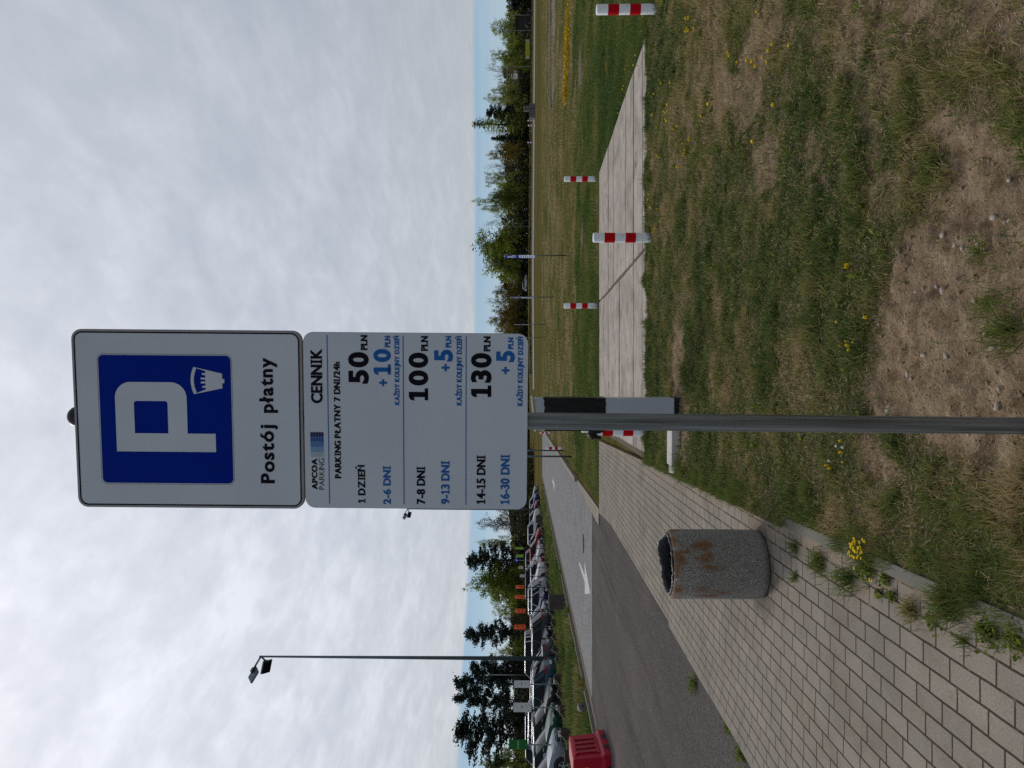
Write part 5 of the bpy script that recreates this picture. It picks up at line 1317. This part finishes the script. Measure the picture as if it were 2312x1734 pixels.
for a in [
    ('round', 400, 1092, 92, 137, 'dense olive bush at the foot of the tall green aspen', 1, None),
    ('brown', 556, 1070, 62, 132, 'brown twiggy bare tree beside the price list corner', 0, None), ('bud', 508, 1073, 36, 145, 'pale yellow green birch between brown tree and dark pine', 0, None),
    ('pine', 470, 1048, 72, 135, 'dark full pine above the round blue sign', 2, None), ('leafy', 420, 1041, 82, 133, 'tall green aspen above the pale pink boards', 1, None),
    ('bud', 362, 1106, 52, 140, 'small pale leafing tree between green aspen and lone pine', 1, None), ('brown', 333, 1134, 50, 132, 'low brown bush beside the lone pine', 1, None),
    ('pine', 305, 1046, 58, 130, 'lone layered dark pine with open sky around it', 3, None), ('round', 275, 1138, 52, 128, 'low olive bush right of the tall mast', 1, None),
    ('bud', 262, 1104, 46, 150, 'pale leafing tree half behind the tall mast', 2, None), ('pine', 222, 1056, 50, 130, 'dark pine just left of the tall mast', 1, None),
    ('pine', 184, 1019, 66, 128, 'tallest dark pine above the blank white boards', 0, None), ('pine', 153, 1019, 44, 130, 'slim tall dark pine between two broader pines', 3, None),
    ('pine', 80, 1021, 118, 126, 'broad dark pine above the dark green sign', 2, None), ('ochre', 16, 1080, 74, 130, 'yellow green bush tree at the open end of the pines', 1, M_LEAFGREEN),
    ('round', 215, 1090, 70, 134, 'dark bush mass below the pines near the mast', 0, M_PINE), ('round', 120, 1095, 90, 136, 'dark bush mass below the tallest pines', 1, M_PINE)]:
    tree(*a[:6], GL, a[6], mat=a[7])
# mistletoe ball belongs to its tree
r_ = np.random.default_rng(4); P = r_.normal(size=(260, 3)); P *= (.62 / np.linalg.norm(P, axis=1) * r_.random(260) ** .4)[:, None]
# undergrowth along the wood edges
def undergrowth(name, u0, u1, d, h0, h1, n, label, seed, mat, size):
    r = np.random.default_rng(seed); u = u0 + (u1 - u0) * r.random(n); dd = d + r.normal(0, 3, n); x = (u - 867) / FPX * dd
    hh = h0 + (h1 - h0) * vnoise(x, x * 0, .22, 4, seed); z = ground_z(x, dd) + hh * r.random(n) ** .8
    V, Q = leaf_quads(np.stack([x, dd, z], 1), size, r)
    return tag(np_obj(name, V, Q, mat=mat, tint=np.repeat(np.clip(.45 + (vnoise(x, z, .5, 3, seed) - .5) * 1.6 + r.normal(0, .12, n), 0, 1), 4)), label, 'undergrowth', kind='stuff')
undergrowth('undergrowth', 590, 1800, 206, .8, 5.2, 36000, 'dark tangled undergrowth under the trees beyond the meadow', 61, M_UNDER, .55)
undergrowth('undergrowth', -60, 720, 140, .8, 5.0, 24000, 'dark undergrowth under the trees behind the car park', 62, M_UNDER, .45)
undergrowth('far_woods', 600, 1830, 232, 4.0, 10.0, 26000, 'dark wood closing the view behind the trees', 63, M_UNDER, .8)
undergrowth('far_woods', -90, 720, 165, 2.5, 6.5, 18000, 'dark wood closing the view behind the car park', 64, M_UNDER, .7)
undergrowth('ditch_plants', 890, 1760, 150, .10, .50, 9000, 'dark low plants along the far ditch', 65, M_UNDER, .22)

# ------------------------------------------------------------------ far buildings and banner
def at(u, d): return (u - 867) / FPX * d
xz = at(1660, 196); zb = float(ground_z(xz, 196))
t = thing('restaurant', 'low dark restaurant with pale orange arches on its front, under the bare trees', 'restaurant', (xz, 199, zb))
M_DARKWALL = simple('dark_facade', (.030, .026, .020), .7); M_GREENWALL = simple('dark_green_facade', (.018, .034, .022), .6); M_ARCH = simple('arch_orange', (.34, .15, .03), .5)
mb = MB(); mb.box((0, 0, 1.9), (9, 6, 3.8)); mb.build('wall', M_DARKWALL, t)
mb = MB(); mb.box((0, 0, 3.95), (9.4, 6.4, .3)); mb.build('roof', M_TRIM, t)
mb = MB(); mb.box((-.6, -3.1, 2.55), (3.8, .12, 2.2)); sb_ = mb.build('sign_panel', M_GREENWALL, t)
mb = MB()
for s in (-1, 1):
    P = [(-.6 + .45 * s + .40 * math.cos(R(a)), -3.2, 2.15 + 1.1 * math.sin(R(a))) for a in range(0, 181, 15)]; mb.tube(P, .085, 6)
mb.build('arches', M_ARCH, sb_)
mb = MB(); mb.box((-3.4, -3.02, 1.6), (1.0, .05, .7)); mb.box((2.4, -3.02, 1.2), (2.6, .05, 1.5)); mb.build('window', M_GLASS, t)
xz = at(1623, 190); t = thing('banner', 'yellow green banner fence with blue squares at both ends', 'banner', (xz, 190, float(ground_z(xz, 190))))
mb = MB(); mb.box((0, 0, .78), (5.0, .05, 1.1)); mb.build('cloth', simple('banner_yellow', (.40, .42, .045), .7), t)
mb = MB()
for s in (-1, 1): mb.box((s * 2.2, -.04, .78), (.55, .02, .9)); mb.box((s * 2.2, -.06, .78), (.12, .02, .6))
mb.build('blue_square', M_LAMP, t)
mb = MB()
for x in (-2.5, -.4, .6, 2.5): mb.tube([(x, .06, -.1), (x, .06, 1.5)], .04, 6)
mb.build('post', M_TRIM, t)
t = thing('hall', 'long hall with wide pale grey roof behind the bare trees', 'building', (at(1552, 222), 222, .7))
mb = MB(); mb.box((0, 0, 1.4), (9, 7, 2.8)); mb.build('wall', M_DARKWALL, t)
mb = MB(); mb.add([(-4.8, -3.7, 2.7), (4.8, -3.7, 2.7), (2.6, 0, 5.2), (-2.6, 0, 5.2), (-4.8, 3.7, 2.7), (4.8, 3.7, 2.7)], [(0, 1, 2, 3), (5, 4, 3, 2), (1, 5, 2), (4, 0, 3), (0, 4, 5, 1)])
mb.build('roof', simple('pale_roof', (.40, .41, .42), .6), t)
t = thing('brick_house', 'small red brick house half hidden behind the light green birch', 'house', (at(1527, 214), 214, .7))
mb = MB(); mb.box((0, 0, 1.6), (5, 5, 3.2)); mb.build('wall', simple('brick_red', (.10, .035, .025), .9), t)
mb = MB(); mb.add([(-2.8, -2.8, 3.1), (2.8, -2.8, 3.1), (2.8, 0, 4.9), (-2.8, 0, 4.9), (-2.8, 2.8, 3.1), (2.8, 2.8, 3.1)], [(0, 1, 2, 3), (5, 4, 3, 2), (1, 5, 2), (4, 0, 3), (0, 4, 5, 1)]); mb.build('roof', simple('roof_red', (.085, .03, .025), .8), t)
mb = MB(); mb.box((-.8, -2.53, 1.7), (1, .06, 1.1)); mb.build('window', M_GLASS, t)
# far concrete blocks
CB = 'grey concrete blocks stacked far across the meadow'
for (u, d, zb, w_, h_, lab) in ((1481, 124, 0, 1.55, .95, 'grey concrete block, low one at the longer end of the far stack'), (1492, 124, 0, 1.5, 1.0, 'grey concrete block standing under the paler upright slab'), (1470, 124, 0, .9, .95, 'grey concrete block at the striped end of the far stack')):
    x = at(u, d); mb = MB(); mb.box((0, 0, h_ / 2), (w_ * .62, .8, h_)); o = mb.build('concrete_block', M_BLOCK, bevel=.03); o.location = (x, d, float(ground_z(x, d))); tag(o, lab, 'concrete block', CB)
for (u, d, lab, c) in ((1491, 124, 'paler upright slab on top of the far concrete blocks', M_KERB), (1485, 124, 'darker upright slab on top of the far concrete blocks', M_BLOCK)):
    x = at(u, d); mb = MB(); mb.box((0, 0, .46), (.36, .5, .9)); o = mb.build('concrete_slab', c, bevel=.03); o.location = (x, d, float(ground_z(x, d)) + .97); tag(o, lab, 'concrete slab', CB)

# ------------------------------------------------------------------ flowers, weeds, stones
df = thing('dandelion', 'small yellow dandelion flower growing in the lawn', 'dandelion', (0, 0, 0), 0, 'dandelions scattered through the lawn')
mb = MB(); mb.lathe([(.001, .050), (.016, .054), (.022, .061), (.017, .066), (.001, .068)], 12); mb.build('flower', M_YELLOW, df)
mb = MB(); mb.tube([(0, 0, -.02), (.004, 0, .052)], .0022, 5); mb.build('stem', M_LEAFGREEN, df)
DL = [(1500 + a / 2.369, b / 2.369) for a, b in ((125, 150), (150, 155), (120, 100), (340, 270), (350, 300), (385, 330), (450, 340), (465, 345), (500, 360), (540, 335), (565, 265), (580, 240), (655, 250), (515, 305), (490, 70), (20, 570), (15, 600), (10, 640), (225, 555), (192, 612), (60, 685), (135, 735), (95, 770), (108, 815), (70, 900), (592, 580), (475, 740), (25, 440), (1005, 1395), (980, 1435))]
DL += [(1220 + a / 4.61, b / 4.61) for a, b in ((1255, 30), (1525, 190), (1510, 270), (1535, 310), (1535, 325), (1075, 170), (1035, 205), (1050, 320), (995, 570), (880, 720), (690, 720), (1005, 700), (960, 690), (865, 900), (860, 940), (1255, 860), (1345, 830), (1175, 960), (1335, 1100), (1330, 1110), (1270, 1155), (1320, 1165), (1175, 1205), (1310, 1250), (1312, 1262), (1205, 1330), (1410, 1320), (800, 1170), (1550, 1420), (1505, 1550), (1500, 1600), (1225, 1600), (1225, 1640), (1170, 1575))]
DL += [(1220 + a / 4.147, 360 + b / 4.147) for a, b in ((1018, 340), (1020, 365), (1025, 430), (1045, 440), (1090, 475), (1075, 640), (1060, 685), (1010, 885), (1285, 75), (1130, 575))]
DL += [(1400 + a / 3.318, 600 + b / 3.318) for a, b in ((1700, 20), (1605, 405), (1680, 565), (1735, 555), (1660, 610), (1740, 625), (1715, 670), (1865, 425), (1580, 1500), (1585, 1530), (1655, 1470), (1690, 1400), (1655, 1285))]
for i, (v, y) in enumerate(DL):
    g = G(1734 - y, v, .06); k = random.uniform(.8, 1.3) * (.62 if g.y > 6 else .52 if g.y > 4.2 else .32)
    o = df if i == 0 else dup(df)
    o.location = (g.x, g.y, .0); o.scale = (k, k, random.uniform(.8, 1.4)); o.rotation_euler = (random.uniform(-.35, .35), random.uniform(-.35, .35), random.random() * 6)
wd_ = thing('daisy', 'small pale clover flower in the lawn below the ticket terminal', 'flower', (0, 0, 0), 0, 'pale clover flowers in the lawn')
mb = MB(); mb.lathe([(.001, .050), (.014, .053), (.016, .062), (.009, .070), (.001, .072)], 10); mb.build('flower', M_DAISY, wd_); mb = MB(); mb.tube([(0, 0, -.02), (0, 0, .052)], .002, 5); mb.build('stem', M_LEAFGREEN, wd_)
for i, (a, b) in enumerate(((1400, 985), (1385, 975), (1570, 1350), (1640, 1360), (1530, 1460))):
    g = G(1734 - (600 + b / 3.318), 1400 + a / 3.318, .06); o = wd_ if i == 0 else dup(wd_); o.location = (g.x, g.y, 0); o.scale = (.5, .5, random.uniform(.4, .7))
# far yellow band of flowers
r_ = np.random.default_rng(71); n = 3600; tt = r_.random(n); y = 29.6 + 2.6 * (1 - tt) + r_.normal(0, .22 * (0.4 + .6 * np.sin(tt * 3.14)), n); x = 12.3 + 2.9 * tt + r_.normal(0, .15, n)
k = r_.random(n) < np.clip(.15 + (vnoise(x, y, 1.3, 3, 3) - .35) * 3, .05, 1); x, y = x[k], y[k]; n = len(x)
V, Q = leaf_quads(np.stack([x, y, ground_z(x, y) + .04 + .18 * r_.random(n)], 1), .07, r_)
tag(np_obj('yellow_flowers', V, Q, mat=M_YELLOW), 'narrow band of yellow flowers out in the meadow', 'flowers', kind='stuff')
# weeds and tufts on the paving
def tuft(name, zx, zy, nb, h, sp_, tint, label, cat, leafy=0, z=.0, at_uv=None, seedk=0, wide=1.0):
    v, yy = (1650 + zx / 3.319, 1100 + zy / 3.319) if at_uv is None else at_uv
    g = G(1734 - yy, v, z); r = np.random.default_rng(int(zx + zy) + seedk)
    t = thing(name, label, cat, (g.x, g.y, z), 0, 'weeds growing in the paving')
    a = r.random(nb) * 6.28; q = np.abs(r.normal(0, sp_, nb)); x = q * np.cos(a); y = q * np.sin(a)
    tn = np.clip(tint + r.normal(0, .18, nb), 0, 1)
    V, Qd, Tr = blade_arrays(x, y, np.zeros(nb) - .004, h * (.45 + .75 * r.random(nb)), np.full(nb, .0046 * wide), np.clip(.62 + .22 * r.normal(size=nb), .1, .98), r)
    np_obj('blades', V, Qd, Tr, mat=M_BLADE, tint=np.repeat(tn, 5), parent=t)
    leafy = int(leafy * 1.6)
    if leafy:
        P = np.stack([r.normal(0, sp_ * .75, leafy), r.normal(0, sp_ * .75, leafy), .008 + h * .45 * r.random(leafy)], 1)
        V, Qd = leaf_quads(P, .017, r, .4); np_obj('leaves', V, Qd, mat=M_LEAFGREEN, tint=np.repeat(r.random(leafy) * .8, 4), parent=t)
    return t
tuft('grass_tuft', 490, 450, 110, .085, .030, .72, 'small grass tuft next to the litter bin foot', 'grass tuft')
tuft('grass_tuft', 680, 570, 300, .10, .045, .60, 'dense low grass tuft in the joint past the litter bin', 'grass tuft')
tuft('grass_tuft', 490, 670, 60, .07, .018, .62, 'tiny grass tuft alone between pavers', 'grass tuft')
tuft('grass_tuft', 900, 690, 170, .15, .045, .66, 'spreading grass tuft beside the yellow flowering weed', 'grass tuft')
fl = tuft('flowering_weed', 1045, 590, 60, .10, .05, .62, 'leafy weed with cluster of bright yellow flowers at the pavement edge', 'weed', 220)
for k, (zx, zy) in enumerate([(940 + random.gauss(0, 24), 460 + random.gauss(0, 48)) for _ in range(46)] + [(1016, 695), (1022, 700), (1012, 690)]):
    g = G(1734 - (1100 + zy / 3.319), 1650 + zx / 3.319, .09)
    mb = MB(); mb.lathe([(.001, 0), (.007, .002), (.008, .005), (.001, .007)], 7, (g.x - fl.location.x, g.y - fl.location.y, .085 + random.uniform(-.02, .02))); mb.build('flower', M_YELLOW, fl)
tuft('small_weed', 1180, 690, 20, .05, .025, .75, 'small dark leafy weed between kerb and pavers', 'weed', 50)
tuft('small_weed', 1225, 820, 20, .05, .022, .70, 'narrow leafy weed in the paver joint', 'weed', 44)
tuft('small_weed', 1130, 800, 14, .04, .020, .75, 'low rosette weed beside the narrow leafy weed', 'weed', 30)
tuft('dry_tuft', 1370, 930, 190, .075, .032, .30, 'brownish half dry grass tuft on the pavers', 'grass tuft')
tuft('grass_tuft', 1680, 890, 330, .15, .036, .66, 'largest grass tuft sprawling over kerb and pavers', 'grass tuft')
tuft('small_weed', 1520, 1000, 16, .04, .028, .72, 'small rosette weed below the largest tuft', 'weed', 40)
tuft('leafy_weed', 1965, 1085, 60, .08, .04, .72, 'broad leafy weed beside the kerb nearest the picture edge', 'weed', 110)
tuft('leafy_weed', 2150, 1130, 50, .07, .04, .62, 'low mixed weed nearest the camera on the kerb', 'weed', 80)
tuft('grass_tuft', 1760, 1150, 60, .06, .022, .55, 'thin tuft trailing below the largest tuft', 'grass tuft')
for k, ((v, yy), s_, lab) in enumerate((((1571, 1545), 1.5, 'bright green weed at the asphalt edge, nearest the litter bin'), ((1648, 1642), .8, 'tiny green weed at the asphalt edge, between two larger ones'), ((1680, 1702), 1.2, 'green weed at the asphalt edge, nearest the picture edge'))):
    tuft('leafy_weed', 0, 0, int(30 * s_), .10 * s_, .045 * s_, .62, lab, 'weed', int(130 * s_), Z0 + .012, (v, yy), k + 5)
# larger grass clumps in the lawn by the bare soil
for (v, yy, nb, h, lab) in ((2290, 745, 240, .20, 'long arching grass clump in the bare soil at the picture edge'), (2235, 690, 120, .13, 'sparse grass clump in the bare soil beside the arching clump'), (2215, 570, 90, .12, 'thin grass clump between the pale stones'), (2110, 375, 170, .13, 'grass clump on the lawn border of the bare soil'),
                           (1945, 395, 220, .14, 'thick grass clump out in the lawn, above the soil patch'), (1760, 640, 260, .10, 'bright green grass clump in mid lawn'), (2200, 1205, 260, .16, 'dense grass clump behind the pavement kerb'), (2020, 1180, 260, .15, 'broad grass clump behind the kerb by the yellow flowers'), (1830, 1150, 300, .15, 'thick grass clump behind the kerb past the litter bin')):
    g = G(1734 - yy, v, 0); g.x += .10 if yy > 1100 else 0; h *= .72 if yy > 1100 else .9; r = np.random.default_rng(int(v)); t = thing('grass_clump', lab, 'grass clump', (g.x, g.y, float(lawn_z(np.array([g.x]), np.array([g.y]))[0])), 0, 'grass clumps in the lawn')
    a = r.random(nb) * 6.28; q = np.abs(r.normal(0, .06, nb)); V, Qd, Tr = blade_arrays(q * np.cos(a), q * np.sin(a), np.zeros(nb), h * .72 * (.4 + .8 * r.random(nb)), np.full(nb, .0040), np.clip(.6 + .25 * r.normal(size=nb), .1, .98), r)
    np_obj('blades', V, Qd, Tr, mat=M_BLADE, tint=np.repeat(np.clip(.6 + .2 * r.normal(size=nb), 0, 1), 5), parent=t)
# stones on the bare soil
def stone(seed, s_):
    bm = bmesh.new(); bmesh.ops.create_icosphere(bm, subdivisions=2, radius=1); r = np.random.default_rng(seed); k = r.normal(0, .16, (6, 3))
    for v in bm.verts:
        c = v.co.copy(); f = 1 + sum(float(np.dot(q, c)) ** 2 * (1 if j % 2 else -1) * 1.2 for j, q in enumerate(k)); v.co = Vector((c.x * f * s_, c.y * f * s_ * .75, c.z * f * s_ * .55))
    me = bpy.data.meshes.new('stone'); bm.to_mesh(me); bm.free(); me.polygons.foreach_set('use_smooth', [True] * len(me.polygons)); me.materials.append(M_STONE); return me
SM_ = [stone(i, 1.0) for i in range(5)]
for i, (a, b, s_) in enumerate(((600, 740, .011), (762, 735, .020), (715, 705, .010), (655, 1150, .016), (570, 1270, .014), (590, 1300, .010), (1075, 1105, .019), (1155, 260, .014), (1220, 280, .011), (808, 375, .014), (930, 455, .014), (1010, 435, .011), (860, 440, .010), (440, 1500, .026), (520, 945, .008), (990, 800, .012), (1160, 1365, .010), (1150, 1480, .014), (1115, 1490, .012), (1245, 20, .010), (385, 950, .010), (460, 540, .008), (815, 1150, .014), (1065, 1015, .012))):
    v, yy = 1850 + a / 2.859, 400 + b / 2.859; g = G(1734 - yy, v, 0)
    o = bpy.data.objects.new('stone', SM_[i % 5]); COL.objects.link(o); o.scale = (s_,) * 3; o.rotation_euler = (0, 0, random.random() * 6)
    o.location = (g.x, g.y, float(lawn_z(np.array([g.x]), np.array([g.y]))[0]) + s_ * .25); tag(o, 'pale stone lying on the bare brown soil', 'stone', 'stones on the bare soil')
# finer crumbs of soil
r_ = np.random.default_rng(81); n = 26000; y = 2.2 + 2.4 * r_.random(n); x = -.9 + 3.2 * r_.random(n); k = (soil_mask(x, y) > .35); x, y = x[k], y[k]; n = len(x)
bm = bmesh.new(); bmesh.ops.create_icosphere(bm, subdivisions=1, radius=1); bv = np.array([v.co[:] for v in bm.verts]); bf = np.array([[v.index for v in f.verts] for f in bm.faces]); bm.free()
n = min(n, 6000); x, y = x[:n], y[:n]; s_ = .0016 + .006 * r_.random(n) ** 4
V = (bv[None] * (s_[:, None] * (1 + .3 * r_.normal(size=(n, 1))))[:, :, None] * np.array([1, 1, .7]) + np.stack([x, y, lawn_z(x, y) + s_ * .2], 1)[:, None]).reshape(-1, 3)
tag(np_obj('soil_crumbs', V, None, (bf[None] + np.arange(n)[:, None, None] * len(bv)).reshape(-1, 3), mat=simple('crumb', (.27, .20, .135), .95, var=.4, scale=30)), 'small crumbs and pebbles strewn over the bare soil', 'pebbles', kind='stuff')
